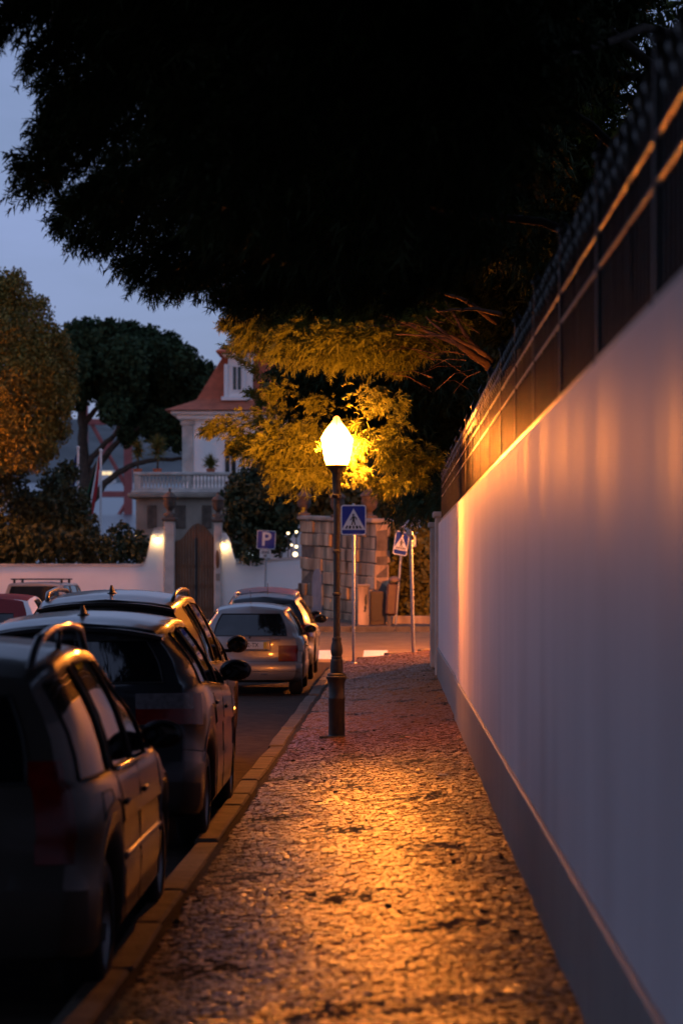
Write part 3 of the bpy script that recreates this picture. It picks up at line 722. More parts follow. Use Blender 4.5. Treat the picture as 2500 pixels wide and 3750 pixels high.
# 2 --- slate crossover
sp2 = dict(L=4.22, W=1.80, R=.335, yr=.80, yf=3.40, wr=.60, cowl=3.05, sill=.23, rs=.14, plan=.14, bulge=.10,
  roof=[(0, 1.565), (.35, 1.60), (1.2, 1.635), (1.9, 1.62), (2.3, 1.53), (3.0, 1.12), (3.6, 1.0), (4.22, .76)],
  belt=[(0, 1.14), (.8, 1.11), (2.0, 1.05), (3.0, 1.0), (4.22, .74)],
  rear=[(.1, .10), (.3, .02), (.45, 0), (.66, .02), (.72, .09), (.98, .13), (1.08, .16), (1.45, .38), (1.65, .44)],
  front=[(.1, .15), (.3, .02), (.55, 0), (.8, .18), (1.7, .2)],
  windows=[(.42, .90), (.98, 1.86), (1.93, 2.62)], screen=(2.12, 2.98), wcuts=[.86, .58], ycuts=[.42, .90, .98, 1.86, 1.93, 2.62, 2.12, 2.98, .26, .16],
  rgw=.86, lamps=[('tail_lamp', 'clearlight', -.42, .10, 13, 14), ('tail_lamp', 'redlight', -.42, .26, 14, 15), ('tail_lamp_rim', 'redlight', .10, .26, 13, 14)],
  panels=[('bumper_skirt', 'trim', -1, .35, 20, 23)],
  seams=[[(.98, 13), (1.16, 18), (1.28, 21)], [(1.90, 11), (1.90, 21)], [(2.95, 12), (2.95, 21)], [(-1, 17.4), (0, 17.4), (.42, 17.4)]],
  handles=[(1.15, 14), (2.10, 14)], mirror=(2.72, (.125, .085, .085)), moulding=None, fin=.62)
c2, s2 = car('parked_car', 'slate crossover with wide black rear window, second of the parked row', (-2.16, 16.2, ROAD), sp2, MT['p_suv'])
spoiler(c2, s2, .60, .26, 1.535, .26, MT['p_suv'], .028, .065)
MB().box((0, -.02, .60), (.54, .02, .12), bev=.005).build('number_plate', MT['plate'], c2)

# 3 --- bronze grey SUV
sp3 = dict(L=4.5, W=1.86, R=.35, yr=.88, yf=3.6, wr=.62, cowl=3.25, sill=.25, rs=.14, plan=.13, bulge=.09,
  roof=[(0, 1.67), (.35, 1.71), (1.2, 1.75), (2.0, 1.735), (2.5, 1.63), (3.2, 1.18), (3.9, 1.05), (4.5, .8)],
  belt=[(0, 1.10), (.8, 1.08), (2.0, 1.04), (3.2, 1.0), (4.5, .76)],
  rear=[(.1, .10), (.3, .02), (.45, 0), (.66, .02), (.74, .08), (1.05, .10), (1.1, .12), (1.5, .30), (1.72, .36)],
  front=[(.1, .15), (.3, .02), (.55, 0), (.8, .18), (1.8, .2)],
  windows=[(.46, 1.05), (1.13, 2.03), (2.10, 2.82)], screen=(2.35, 3.18), wcuts=[.86, .6], ycuts=[.46, 1.05, 1.13, 2.03, 2.10, 2.82, 2.35, 3.18, .3],
  rgw=.86, lamps=[('tail_lamp', 'redlight', -.4, .30, 12, 15)], panels=[('bumper_skirt', 'trim', -1, .35, 20, 23)],
  seams=[[(1.12, 13), (1.28, 18), (1.38, 21)], [(2.06, 11), (2.06, 21)], [(3.15, 12), (3.15, 21)]],
  handles=[(1.30, 14), (2.25, 14)], mirror=(2.90, (.105, .08, .085)), mirror_up=.07, fin=.55, rails=(.30, 2.2, 4.5, .055, .020), rsq=3.0, rail_mat=MT['p_estate'])
c3, s3 = car('parked_car', 'bronze grey SUV with low roof rails, in front of the slate crossover', (-2.49, 20.9, ROAD), sp3, MT['p_estate'])
spoiler(c3, s3, .60, .22, 1.64, .20, MT['p_estate'], .026, .06)

# 4 --- silver hatchback
sp4 = dict(L=3.72, W=1.60, R=.275, yr=.66, yf=3.05, wr=.545, cowl=2.65, sill=.19, rs=.12, plan=.11, bulge=.07,
  roof=[(0, 1.375), (.3, 1.405), (1.0, 1.425), (1.6, 1.40), (2.0, 1.26), (2.65, .92), (3.2, .84), (3.72, .62)],
  belt=[(0, .90), (.8, .89), (1.8, .87), (2.6, .85), (3.72, .58)],
  rear=[(.1, .08), (.3, .01), (.42, 0), (.50, .01), (.54, .05), (.86, .08), (.92, .10), (1.25, .30), (1.4, .36)],
  front=[(.1, .15), (.3, .02), (.5, 0), (.65, .15), (1.5, .2)],
  windows=[(.32, .62), (.70, 1.35), (1.42, 2.12)], screen=(1.78, 2.58), wcuts=[.86, .62], ycuts=[.32, .62, .70, 1.35, 1.42, 2.12, 1.78, 2.58, .05],
  rgw=.86, lamps=[('tail_lamp', 'redlight', -.38, .05, 14, 18)], panels=[],
  seams=[[(-1, 18.3), (0, 18.3), (.36, 18.3)], [(-1, 20.4), (0, 20.4), (.2, 20.4)], [(.70, 12), (.86, 18), (.95, 21)], [(1.40, 11), (1.40, 21)], [(2.4, 12), (2.4, 21)]],
  handles=[(.84, 14.2), (1.52, 14.2)], handle_mat=MT['trim'], mirror=(2.05, (.10, .07, .065)), moulding=None)
c4, s4 = car('parked_car', 'small silver hatchback with square number plate recess and red corner lamps', (-2.15, 37.0, ROAD), sp4, MT['p_silver'])
pl = MB().box((0, 0, 0), (.52, .012, .112), bev=.004).build('number_plate', MT['plate'], c4, loc=(0, -.05, .78))
MB().box((.232, -.008, 0), (.05, .004, .10)).build('yellow_strip', MT['plateyellow'], pl)
tm = obj('plate_lettering', text_mesh('48-12-TX', .092, MT['signblack'], .001), pl, (-.022, -.009, 0), (R(90), 0, 0)); tm.scale = (.86, 1, 1)
rec = MB()
for zz, tk in ((.855, .012), (.705, .010)): rec.box((0, -.042, zz), (.62, .035, tk), bev=.004)
for xx in (-.315, .315): rec.box((xx, -.034, .78), (.016, .035, .16), bev=.004)
rec.build('plate_surround', MT['p_silver'], c4)
MB().lathe([(.018, 0), (.018, .01), (.008, .014)], 12).build('lock', MT['trim'], c4, loc=(0, -.04, .90), rot=(R(90), 0, 0))
b = obj('badge_lettering', text_mesh('Saxo', .085, MT['trim'], .002), c4, (.38, -.008, .865), (R(82), 0, R(5)))
MB().box((.22, -.062, .34), (.10, .012, .02), bev=.004).build('towing_cover', MT['clearlight'], c4)
MB().tube([(-.02, .62, 1.37), (-.03, .56, 1.62)], .004, 5).build('aerial', MT['trim'], c4)

# 5 --- grey estate with roof rails ahead of it
sp5 = dict(sp3); sp5.update(mirror_up=0, L=4.25, W=1.74, R=.31, yr=.8, yf=3.4, wr=.58, cowl=3.05,
  roof=[(0, 1.47), (.35, 1.505), (1.2, 1.53), (2.0, 1.51), (2.4, 1.40), (3.05, 1.02), (3.7, .92), (4.25, .7)],
  belt=[(0, .98), (.8, .97), (2.0, .94), (3.05, .9), (4.25, .66)],
  rear=[(.1, .10), (.3, .02), (.45, 0), (.6, .02), (.66, .08), (.95, .10), (1.0, .12), (1.35, .28), (1.55, .34)],
  windows=[(.42, .95), (1.03, 1.83), (1.9, 2.58)], screen=(2.12, 2.98), ycuts=[.42, .95, 1.03, 1.83, 1.9, 2.58, 2.12, 2.98, .3], seams=[],
  handles=[(1.2, 14), (2.1, 14)], mirror=(2.66, (.115, .08, .08)), fin=None, rails=(.25, 2.1, 4.6, .06, .018), rsq=3.2, rail_mat=MT['galv'], handle_mat=MT['chrome'])
c5, s5 = car('parked_car', 'steel grey estate with pale roof rails, just beyond the silver hatchback', (-2.21, 42.0, ROAD), sp5, MT['p_dark'])
MB().tube([(.05, .55, 1.51), (.05, .50, 1.70)], .006, 5).build('aerial', MT['trim'], c5)
# 6 --- red car at the end of the row
sp6 = dict(sp5); sp6.update(fin=None, rails=None, roof=[(0, 1.52), (.35, 1.57), (1.2, 1.60), (2.0, 1.58), (2.4, 1.46), (3.05, 1.06), (3.7, .95), (4.25, .7)], handle_mat=MT['p_red'])
c6, s6 = car('parked_car', 'dark red car, last of the row before the crossing', (-2.45, 46.7, ROAD), sp6, MT['p_red'])

# 7 --- small white cabriolet with a red fabric roof on the far side of the street
sp7 = dict(L=3.57, W=1.63, R=.29, yr=.62, yf=2.92, wr=.56, cowl=2.45, sill=.2, rs=.2, plan=.14, bulge=.09, crown=.05,
  roof=[(0, 1.40), (.3, 1.455), (.9, 1.49), (1.4, 1.47), (1.75, 1.36), (2.4, 1.0), (2.9, .92), (3.57, .66)],
  belt=[(0, .95), (.8, .95), (1.8, .92), (2.45, .90), (3.57, .62)],
  rear=[(.1, .08), (.35, 0), (.55, .01), (.6, .05), (.9, .09), (.98, .11), (1.35, .42), (1.5, .52)],
  front=[(.1, .15), (.35, 0), (.6, .05), (.8, .2), (1.5, .3)],
  windows=[(.45, .95), (1.05, 1.95)], screen=(1.62, 2.38), wcuts=[.45, .83], ycuts=[.45, .95, 1.05, 1.95, 1.62, 2.38, .05],
  rglass=(9, 11), rgw=.45, lamps=[('tail_lamp', 'redlight', -.17, .05, 12, 16)],
  panels=[('fabric_roof', 'softtop', -1, -.17, 0, 11), ('fabric_top', 'softtop', 0, 1.62, 0, 5)],
  seams=[[(1.0, 11), (1.05, 21)]], handles=[(1.2, 14)], mirror=(1.95, (.10, .07, .07)))
c7, s7 = car('parked_car', 'small white car with a dark red fabric roof, at the left edge', (-7.22, 44.4, ROAD), sp7, MT['p_white'], group='cars on the far side of the street')
# 8 --- boxy beige car with roof bars
sp8 = dict(L=4.1, W=1.74, R=.32, yr=.75, yf=3.3, wr=.72, cowl=2.95, sill=.24, rs=.06, plan=.06, bulge=.04, crown=.03,
  roof=[(0, 1.60), (.3, 1.62), (1.2, 1.63), (2.1, 1.61), (2.35, 1.5), (2.95, 1.06), (3.6, .98), (4.1, .8)],
  belt=[(0, 1.06), (2.0, 1.04), (2.95, 1.0), (4.1, .8)],
  rear=[(.1, .05), (.35, 0), (.6, 0), (.66, .05), (1.05, .06), (1.6, .14)], front=[(.1, .1), (.4, 0), (.8, .05), (1.6, .1)],
  windows=[(.16, .85), (.95, 1.75), (1.84, 2.5)], screen=(2.1, 2.9), wcuts=[.86], ycuts=[.16, .85, .95, 1.75, 1.84, 2.5, 2.1, 2.9, .06],
  rgw=.86, lamps=[('tail_lamp', 'redlight', -.14, .06, 13, 18)], panels=[], seams=[], handles=[(1.1, 14), (2.0, 14)], mirror=(2.6, (.11, .08, .09)), rz=R(-4))
c8, s8 = car('parked_car', 'boxy beige car carrying black roof bars, below the white villa wall', (-9.15, 62.0, -.17), sp8, MT['p_beige'], group='cars on the far side of the street')
for yy in (.55, 1.5):
    m = MB().box((0, yy, 1.70), (1.42, .06, .035), bev=.01)
    for sx in (-1, 1): m.box((sx * .62, yy, 1.65), (.06, .05, .10), bev=.01)
    m.build('roof_bar', MT['trim'], c8)
# ================================================================== SIGNS AND STREET FURNITURE
def rrect(w_, h, r_, n=5):
    pts = []
    for cx_, cy_, a0 in ((w_ / 2 - r_, h / 2 - r_, 0), (-w_ / 2 + r_, h / 2 - r_, 90), (-w_ / 2 + r_, -h / 2 + r_, 180), (w_ / 2 - r_, -h / 2 + r_, 270)):
        for i in range(n + 1):
            a = R(a0 + 90 * i / n); pts.append((cx_ + r_ * math.cos(a), cy_ + r_ * math.sin(a)))
    return pts
def bar2(m, p, q, w_, y0, y1):
    p = Vector(p); q = Vector(q); d = (q - p).normalized(); n = Vector((-d.y, d.x)) * w_ / 2
    m.prism([tuple(p - n), tuple(q - n), tuple(q + n), tuple(p + n)], y0, y1)
def pictogram(parent, s, lean=0):
    """pedestrian on a crossing inside a white triangle; s = plate height"""
    tri = MB().prism([(-.40 * s, -.33 * s), (.40 * s, -.33 * s), (0, .38 * s)], -.010, -.006).build('triangle', MT['signwhite'], parent)
    m = MB(); y0, y1 = -.015, -.011
    hd = [(.035 * s * math.cos(a) - .01 * s, .035 * s * math.sin(a) + .17 * s) for a in np.linspace(0, 2 * math.pi, 12, endpoint=False)]
    m.prism(hd, y0, y1)
    m.prism([(-.035 * s, .0), (.03 * s, .0), (.045 * s, .11 * s), (-.02 * s, .13 * s)], y0, y1)
    bar2(m, (-.02 * s, .115 * s), (-.105 * s, -.01 * s), .03 * s, y0, y1)
    bar2(m, (.03 * s, .115 * s), (.095 * s, .06 * s), .03 * s, y0, y1); bar2(m, (.093 * s, .07 * s), (.098 * s, .0), .028 * s, y0, y1)
    bar2(m, (-.015 * s, .01 * s), (-.06 * s, -.17 * s), .04 * s, y0, y1); bar2(m, (.012 * s, .01 * s), (.05 * s, -.17 * s), .04 * s, y0, y1)
    for x0, x1, w_ in ((-.20, -.255, .05), (-.105, -.13, .07), (-.003, -.003, .05), (.10, .125, .07), (.19, .25, .05)):
        bar2(m, (x0 * s, -.19 * s), (x1 * s, -.285 * s), w_ * s, y0, y1)
    m.build('walking_figure', MT['signblack'], parent)
def plate(parent, w_, h, z, rz=0, name='sign_plate'):
    p = MB().prism(rrect(w_, h, .05), -.004, 0).build(name, MT['signwhite'], parent, loc=(0, 0, z), rot=(0, 0, rz))
    MB().prism(rrect(w_ - .045, h - .045, .035), -.0058, -.0042).build('blue_field', MT['signblue'], p)
    return p
def groundz(X, Y): return pz(X, Y) if Y < PEND else float(gz(X, Y)) + .125
# crossing sign beyond the lamp
b = px(1294, 2420, 47.0); b.z = pz(b.x, 47)
t = empty('crossing_sign', b, 0, 'blue pedestrian crossing sign on a tall grey post right behind the street lamp', 'road sign', 'blue road signs')
hp = px(0, 1846, 47).z - b.z
MB().lathe([(.028, -.05), (.028, hp), (.02, hp + .01)], 12).lathe([(.07, 0), (.06, .012), (.03, .018)], 12).build('post', MT['galv'], t, True, 40)
p = plate(t, .49, .585, hp - .31, R(6)); p.location.y = -.036; pictogram(p, .585)
# pole with a small control box
b = px(1513, 2402, 49.7); b.z = pz(b.x, 49.7)
t = empty('metal_pole', b, 0, 'bare grey metal pole at the corner lit yellow on its right side', 'pole')
hp = px(0, 1955, 49.7).z - b.z
tp = px(1503, 1955, 49.7) - b
MB().tube([(0, 0, -.05), (tp.x, 0, hp)], .038, 14).build('post', MT['galv'], t, True, 40)
MB().box((tp.x - .02, -.02, hp + .02), (.13, .12, .14), bev=.02).build('lamp_head', MT['galv'], t)
MB().box((tp.x + .05, -.02, hp - .06), (.06, .09, .12), bev=.015).build('bracket', MT['trim'], t)
# leaning crossing sign across the street
b = px(1446, 2268, 60.9); b.z = groundz(b.x, 60.9)
t = empty('crossing_sign', b, 0, 'crooked blue pedestrian crossing sign on a leaning post in front of the lit bush', 'road sign', 'blue road signs')
tp = px(1478, 1900, 60.9) - b; c = px(1468, 1990, 60.9) - b
MB().tube([(0, 0, -.1), (tp.x, 0, tp.z)], .03, 12).build('post', MT['galv'], t, True, 40)
p = plate(t, .40, .60, c.z); p.location = (c.x, -.04, c.z); p.rotation_euler = (0, R(9), R(28)); pictogram(p, .52)
# yellowish box beside it
MB().box((c.x + .33, .02, c.z + .05), (.10, .10, .30), bev=.02).build('signal_box', MT['galv'], t)
# parking sign by the villa wall
b = px(970, 2240, 78.0); b.z = groundz(b.x, 78) - .1
t = empty('parking_sign', b, 0, 'blue parking sign with a white letter P and a small plate below it', 'road sign', 'blue road signs')
c = px(975, 1977, 78) - b
MB().tube([(0, 0, -.6), (c.x - .01, 0, c.z + .25)], .03, 12).build('post', MT['galv'], t, True, 40)
p = plate(t, .60, .60, c.z); p.location = (c.x, -.04, c.z); p.rotation_euler = (0, R(2.5), 0)
obj('letter_p', text_mesh('P', .62, MT['signwhite'], .002, bold=.012), p, (0, -.010, 0), (R(90), 0, 0))
q = MB().prism(rrect(.36, .27, .02), -.004, 0).build('lower_plate', MT['signwhite'], t, loc=(c.x - .03, -.04, c.z - .45), rot=(0, R(2.5), 0))
m = MB()
for zz, ww in ((.075, .26), (.025, .26), (-.045, .12), (-.085, .10)): m.box((0, -.007, zz), (ww, .003, .026))
m.build('print_line', MT['trim'], q)
# litter bin on a post
b = px(1424, 2296, 60.6); b.z = groundz(b.x, 60.6)
t = empty('litter_bin', b, 0, 'leaning brown litter bin with a rounded lid beside the lit bush', 'litter bin')
rt = Matrix.Rotation(R(4), 3, 'Y')
MB().box((0, 0, .12), (.10, .08, .36), bev=.01).build('post', MT['mortar'], t)
MB().box((.02, 0, .66), (.27, .24, .82), bev=.05, rot=None).build('bin_body', mat('brown_bin_plastic', (.10, .048, .026), .5), t, True, 40, rot=(0, R(3.5), 0))
MB().box((.05, 0, 1.10), (.25, .22, .10), bev=.03).build('opening', MT['signblack'], t, rot=(0, R(3.5), 0))
MB().ball((.06, 0, 1.14), 1.0, 14, 8, (.145, .13, .10)).build('lid', mat('bin_lid_plastic', (.20, .12, .07), .5), t, True, rot=(0, R(3.5), 0))

# ================================================================== STONE CORNER WALL
A = px(1097, 0, 66.0); B_ = px(1372, 0, 61.2)
d = Vector((B_.x - A.x, B_.y - A.y, 0)); Lw = d.length; ang = math.atan2(d.y, d.x)
z0w = float(gz(A.x, 66)) - .35
sw = empty('stone_wall', (A.x, A.y, z0w), ang, 'high weathered limestone block wall with dark streaks behind the crossing sign', 'wall')
hw = px(0, 1905, 66).z - z0w; nc = 9; ch = hw / nc
slope = lambda s_: -.04 * 0 + s_ * 0
# level in the street means rising .04 per metre of depth here
tilt = 0.04 * (B_.y - A.y) / Lw
bmesh_cache = {}
for r_ in range(nc):
    x = -.45 * (r_ % 2)
    while x < Lw:
        ln = random.choice((.78, .9, 1.0, 1.12)); a, e = max(x, 0), min(x + ln, Lw)
        if e - a > .12:
            m = MB().box((0, 0, 0), (e - a - .02, .4, ch - .02), bev=.016)
            zc = r_ * ch + ch / 2 + tilt * (a + e) / 2
            m.build('block', MT['stone'], sw, loc=((a + e) / 2, .2 + random.gauss(0, .03), zc + random.gauss(0, .008)), rot=(random.gauss(0, .012), -math.atan(tilt) + random.gauss(0, .006), random.gauss(0, .015)))
        x += ln
core = MB(); core.add([(0.01, .05, -.6), (Lw - .01, .05, -.6), (Lw - .01, .35, -.6), (.01, .35, -.6), (.01, .05, hw), (Lw - .01, .05, hw + tilt * Lw), (Lw - .01, .35, hw + tilt * Lw), (.01, .35, hw)],
    [(3, 2, 1, 0), (4, 5, 6, 7), (0, 1, 5, 4), (1, 2, 6, 5), (2, 3, 7, 6), (3, 0, 4, 7)]); core.build('mortar_core', MT['mortar'], sw)
x = 0
while x < Lw - .05:
    e = min(x + 1.05, Lw + .06)
    MB().box((0, 0, 0), (e - x - .012, .56, .12), bev=.03).build('coping', MT['oldstone'], sw, loc=((x + e) / 2 - .03, .2, hw + .075 + tilt * (x + e) / 2), rot=(0, -math.atan(tilt), 0)); x = e
# arched blind niche with a grey panel
am = [(-.34, -.9)] + [(.34 * -math.cos(a), .34 * math.sin(a)) for a in np.linspace(0, math.pi, 12)] + [(.34, -.9)]
ax = Lw * .26
MB().prism(am, -.03, .02).build('arched_panel', mat('grey_niche_plaster', (.22, .22, .24), .85, var=.2, scale=3, bump=.3), sw, loc=(ax, -.01, 1.36), rot=None)
# pillar and low door block at the street end of the wall
b = px(1330, 2304, 60.7); b.z = groundz(b.x, 60.7)
t = empty('stone_pier', b, 0, 'short square stone pier at the foot of the block wall', 'pier')
MB().box((0, .1, .48), (.28, .3, .98), bev=.015).build('shaft', MT['stone'], t)
MB().box((0.0, .1, 1.0), (.32, .34, .06), bev=.015).build('cap', MT['oldstone'], t)
m = MB()
for x_, z_, rx, rz_ in ((.06, .62, .035, .13), (.05, .44, .03, .06), (.035, .36, .03, .03), (.07, .74, .02, .04)): m.ball((x_, -.052, z_), 1, 10, 6, (rx, .004, rz_))
m.build('paint_smear', MT['signblack'], t)
b = px(1384, 2300, 60.9); b.z = groundz(b.x, 60.9)
t = empty('utility_cabinet', b, 0, 'dark brown street cabinet between the stone pier and the litter bin', 'cabinet')
MB().box((0, .1, .42), (.40, .34, .86), bev=.015).build('housing', mat('brown_cabinet_paint', (.045, .024, .016), .5), t)
MB().box((0, -.075, .44), (.34, .012, .7), bev=.004).build('door', mat('dark_cabinet_door', (.03, .017, .013), .5), t)
# planter kerb below the bush
b = px(1500, 2272, 61.6)
t = tag(MB().box((0, 0, 0), (3.2, .18, .34), bev=.02).build('planter_kerb', MT['stone'], None, loc=(b.x + .75, 61.4, groundz(b.x, 61.4) + .02)), 'low stone planter edge in front of the lit bush', 'planter')
# urns on the stone wall
def urn(loc, s_, label, mt=None):
    t = empty('stone_urn', loc, 0, label, 'urn', 'stone urns'); mt = mt or MT['urnstone']
    MB().lathe([(.20 * s_, 0), (.20 * s_, .06 * s_), (.10 * s_, .09 * s_), (.07 * s_, .15 * s_), (.10 * s_, .18 * s_)], 14).build('foot', mt, t, True, 40)
    MB().lathe([(.09 * s_, .18 * s_), (.17 * s_, .26 * s_), (.20 * s_, .38 * s_), (.19 * s_, .50 * s_), (.21 * s_, .53 * s_)], 14).build('bowl', mt, t, True, 40)
    MB().lathe([(.21 * s_, .53 * s_), (.24 * s_, .55 * s_), (.18 * s_, .62 * s_), (.08 * s_, .70 * s_), (.03 * s_, .74 * s_), (.045 * s_, .79 * s_), (.01 * s_, .84 * s_)], 14).build('lid', mt, t, True, 40)
for f, s_, lb in ((.06, .95, 'stone urn on the left end of the block wall, left of the lamp post'), (.52, .95, 'stone urn on the block wall hidden behind the lamp post'), (.93, 1.05, 'stone urn on the right end of the block wall, right of the crossing sign')):
    P_ = A + d * f; urn((P_.x, P_.y + .2, z0w + hw + tilt * Lw * f + .13), s_, lb)

# ================================================================== VILLA WALL AND GATE
YW = 85.0; q_ = YW / F
vw = empty('villa_wall', (0, YW, -.3), 0, 'low white garden wall of the villa behind the parked cars', 'wall')
def wz(py): return px(0, py, YW).z + .3
def wx(p_): return (p_ - VX) * q_
def scurve(x0, x1, z0_, z1_): return [(x0 + (x1 - x0) * u, z0_ + (z1_ - z0_) * (u * u * (3 - 2 * u))) for u in np.linspace(0, 1, 8)]
top = [(-26, wz(2072)), (wx(520), wz(2072))] + scurve(wx(528), wx(566), wz(2066), wz(1940)) + [(wx(600), wz(1936))]
MB().prism([(wx(600), 0), (-26, 0)] + top, 0, .28).build('wall_panel', MT['plaster'], vw)
cop = MB()
for (x0, z0_), (x1, z1_) in zip(top[:-1], top[1:]): cop.add([(x0, -.05, z0_), (x1, -.05, z1_), (x1, .33, z1_), (x0, .33, z0_), (x0, -.05, z0_ + .07), (x1, -.05, z1_ + .07), (x1, .33, z1_ + .07), (x0, .33, z0_ + .07)], [(3, 2, 1, 0), (4, 5, 6, 7), (0, 1, 5, 4), (2, 3, 7, 6), (1, 2, 6, 5), (3, 0, 4, 7)])
cop.build('coping', MT['villastone'], vw)
top2 = [(wx(785), wz(1948))] + [(wx(826), wz(1952))] + scurve(wx(830), wx(868), wz(1960), wz(2062)) + [(wx(1110), wz(2040)), (wx(1110), 0), (wx(785), 0)]
MB().prism(top2[::-1], .01, .28).build('wall_panel', MT['plaster'], vw)
cop = MB(); cop.add([(wx(862), -.05, wz(2064)), (wx(1110), -.05, wz(2042)), (wx(1110), .33, wz(2042)), (wx(862), .33, wz(2064)), (wx(862), -.05, wz(2058)), (wx(1110), -.05, wz(2036)), (wx(1110), .33, wz(2036)), (wx(862), .33, wz(2058))],
    [(3, 2, 1, 0), (4, 5, 6, 7), (0, 1, 5, 4), (1, 2, 6, 5), (2, 3, 7, 6), (3, 0, 4, 7)]); cop.build('coping', MT['villastone'], vw)
def pier(x0, x1, ytop, label):
    t = empty('gate_pier', (wx((x0 + x1) / 2), YW, -.3), 0, label, 'gate pier', 'stone piers of the villa gate'); w_ = wx(x1) - wx(x0)
    h = wz(ytop)
    MB().box((0, .1, h / 2), (w_, .5, h), bev=.02).build('shaft', MT['villastone'], t)
    MB().box((0, .1, h + .06), (w_ + .16, .66, .12), bev=.03).build('cap', MT['urnstone'], t)
    MB().box((0, .1, h + .16), (w_ - .05, .46, .09), bev=.02).build('cap_step', MT['urnstone'], t)
    return Vector((wx((x0 + x1) / 2), YW + .1, h - .3 + .2))
a = pier(603, 640, 1908, 'left stone pier of the villa gate with an urn on top'); urn(a, 1.15, 'large urn on the left pier of the villa gate')
a = pier(785, 812, 1912, 'right stone pier of the villa gate with an urn on top'); urn(a, 1.05, 'large urn on the right pier of the villa gate')
gt = empty('wooden_gate', (wx(640), YW + .12, -.3), 0, 'tall dark wooden double gate with an arched top between stone piers', 'gate')
gwid = wx(785) - wx(640); npk = 14; zc0, zp = wz(1975), wz(1916)
for i in range(npk):
    u0, u1 = i / npk, (i + 1) / npk
    def tz(u):
        if u < .22: v = -.12 + .3 * (u / .22) ** 2
        else: v = .18 + .82 * math.sin(min(1, (u - .22) / .36) * math.pi / 2) if u < .58 else 1.0 - ((u - .58) / .42) ** 1.7 * .95
        return zc0 + (zp - zc0) * v
    x0, x1 = u0 * gwid + .006, u1 * gwid - .006
    yy = .03 * (i % 2) * .4 + (.05 if i == 7 else 0)
    m = MB(); m.prism([(x0, .1), (x1, .1), (x1, tz(u1)), (x0, tz(u0))], yy, yy + .06); m.build('plank', MT['wood'], gt)
for z_ in (.7, 1.5, 2.2): MB().box((gwid / 2, .09, z_), (gwid - .05, .05, .12), bev=.01).build('ledge', MT['wood'], gt)
MB().box((gwid * .535, -.015, wz(1960) / 2), (.07, .05, wz(1960) - .2), bev=.01).build('meeting_strip', MT['signblack'], gt)
# wall lamps beside the gate
def sconce(x_, y_, label):
    p_ = px(x_, y_, YW); t = empty('wall_lamp', (p_.x, YW - .02, p_.z), 0, label, 'wall lamp', 'wall lamps beside the villa gate')
    MB().box((0, 0, 0), (.09, .03, .13), bev=.01).build('back_plate', MT['trim'], t)
    MB().tube([(0, -.01, .03), (0, -.12, .05), (0, -.14, .03)], .012, 6).build('arm', MT['trim'], t)
    MB().ball((0, -.14, -.015), .055, 12, 8).build('bulb', MT['sconce'], t, True)
    MB().lathe([(.075, .045), (.03, .075), (.012, .09)], 12).build('shade', MT['trim'], t, True, loc=(0, -.14, 0))
sconce(577, 1976, 'lit wall lamp on the white wall left of the villa gate')
sconce(822, 1998, 'lit wall lamp on the white wall right of the villa gate')
t = tag(MB().box((0, 0, 0), (.15, .03, .24), bev=.01).build('letter_plate', MT['oldstone'], None, loc=(wx(799), YW - .17, px(0, 2113, YW).z)), 'small brown plate on the right gate pier', 'plate')
t = tag(MB().ball((0, 0, 0), 1, 14, 8, (.07, .03, .33)).build('oval_plaque', MT['wood'], None, True, loc=(wx(798), YW - .18, px(0, 2048, YW).z)), 'oval brown plaque on the right gate pier', 'plaque')

# ================================================================== VILLA
YV = 112.0; kv = YV / F
def VXm(p_): return (p_ - VX) * kv
def VZm(p_): return EYE + (VY - p_) * kv
vl = empty('villa', (0, YV, 0), 0, 'white villa with a steep red tiled roof, dormer window and stone terrace', 'house')
hx0, hx1 = VXm(672), VXm(1160); dep = 9.0
def vbox(nm, x0, x1, z0_, z1_, y0, y1, mt, par=None, bev=.02):
    return MB().box(((x0 + x1) / 2, (y0 + y1) / 2, (z0_ + z1_) / 2), (x1 - x0, y1 - y0, z1_ - z0_), bev=bev).build(nm, mt, par or vl)
vbox('wall', hx0, hx1, -.5, VZm(1524), .1, dep, MT['plaster'])
vbox('corner_pilaster', hx0 - .06, VXm(708), VZm(1760), VZm(1545), 0, .4, MT['villastone'])
vbox('pilaster_capital', hx0 - .14, VXm(714), VZm(1556), VZm(1543), -.06, .4, MT['villastone'])
vbox('cornice', hx0 - .30, hx1 + .3, VZm(1536), VZm(1519), -.25, dep + .2, MT['plaster'], bev=.06)
vbox('cornice', hx0 - .55, hx1 + .55, VZm(1519), VZm(1506), -.5, dep + .45, MT['plaster'], bev=.05)
# bell-cast hipped roof laid in courses
ev = [(0, 0), (.28, .10), (.55, .20), (.85, .36), (1.05, .52)]; 
zE = VZm(1504); ox0, ox1, oy0, oy1 = VXm(612), hx1 + .75, -.7, dep + .7
prof = []
H = VZm(1262) - zE
for i in range(31):
    u = i / 30; ins = 0.2 + 2.35 * (u ** .62) if False else 0
    prof.append(u)
def inset(u): return 2.45 * (1 - (1 - u) ** 1.0) if False else (1.35 * min(1, u / .18) ** 1.0 if u < .18 else 1.35 + (u - .18) / .82 * 1.35)
m = MB(); nrow = 30
for i in range(nrow):
    for uu, lip in ((i / nrow, .05), ((i + 1) / nrow, 0.0)):
        g = inset(uu) - lip; z_ = zE + H * uu
        m.v += [(ox0 + g, oy0 + g, z_), (ox1 - g, oy0 + g, z_), (ox1 - g, oy1 - g, z_), (ox0 + g, oy1 - g, z_)]
    o_ = len(m.v) - 8
    for a_ in range(4): m.f.append((o_ + a_, o_ + (a_ + 1) % 4, o_ + 4 + (a_ + 1) % 4, o_ + 4 + a_))
    if i < nrow - 1: m.f += [(o_ + 4 + a_, o_ + 4 + (a_ + 1) % 4, o_ + 8 + (a_ + 1) % 4, o_ + 8 + a_) for a_ in range(4)]
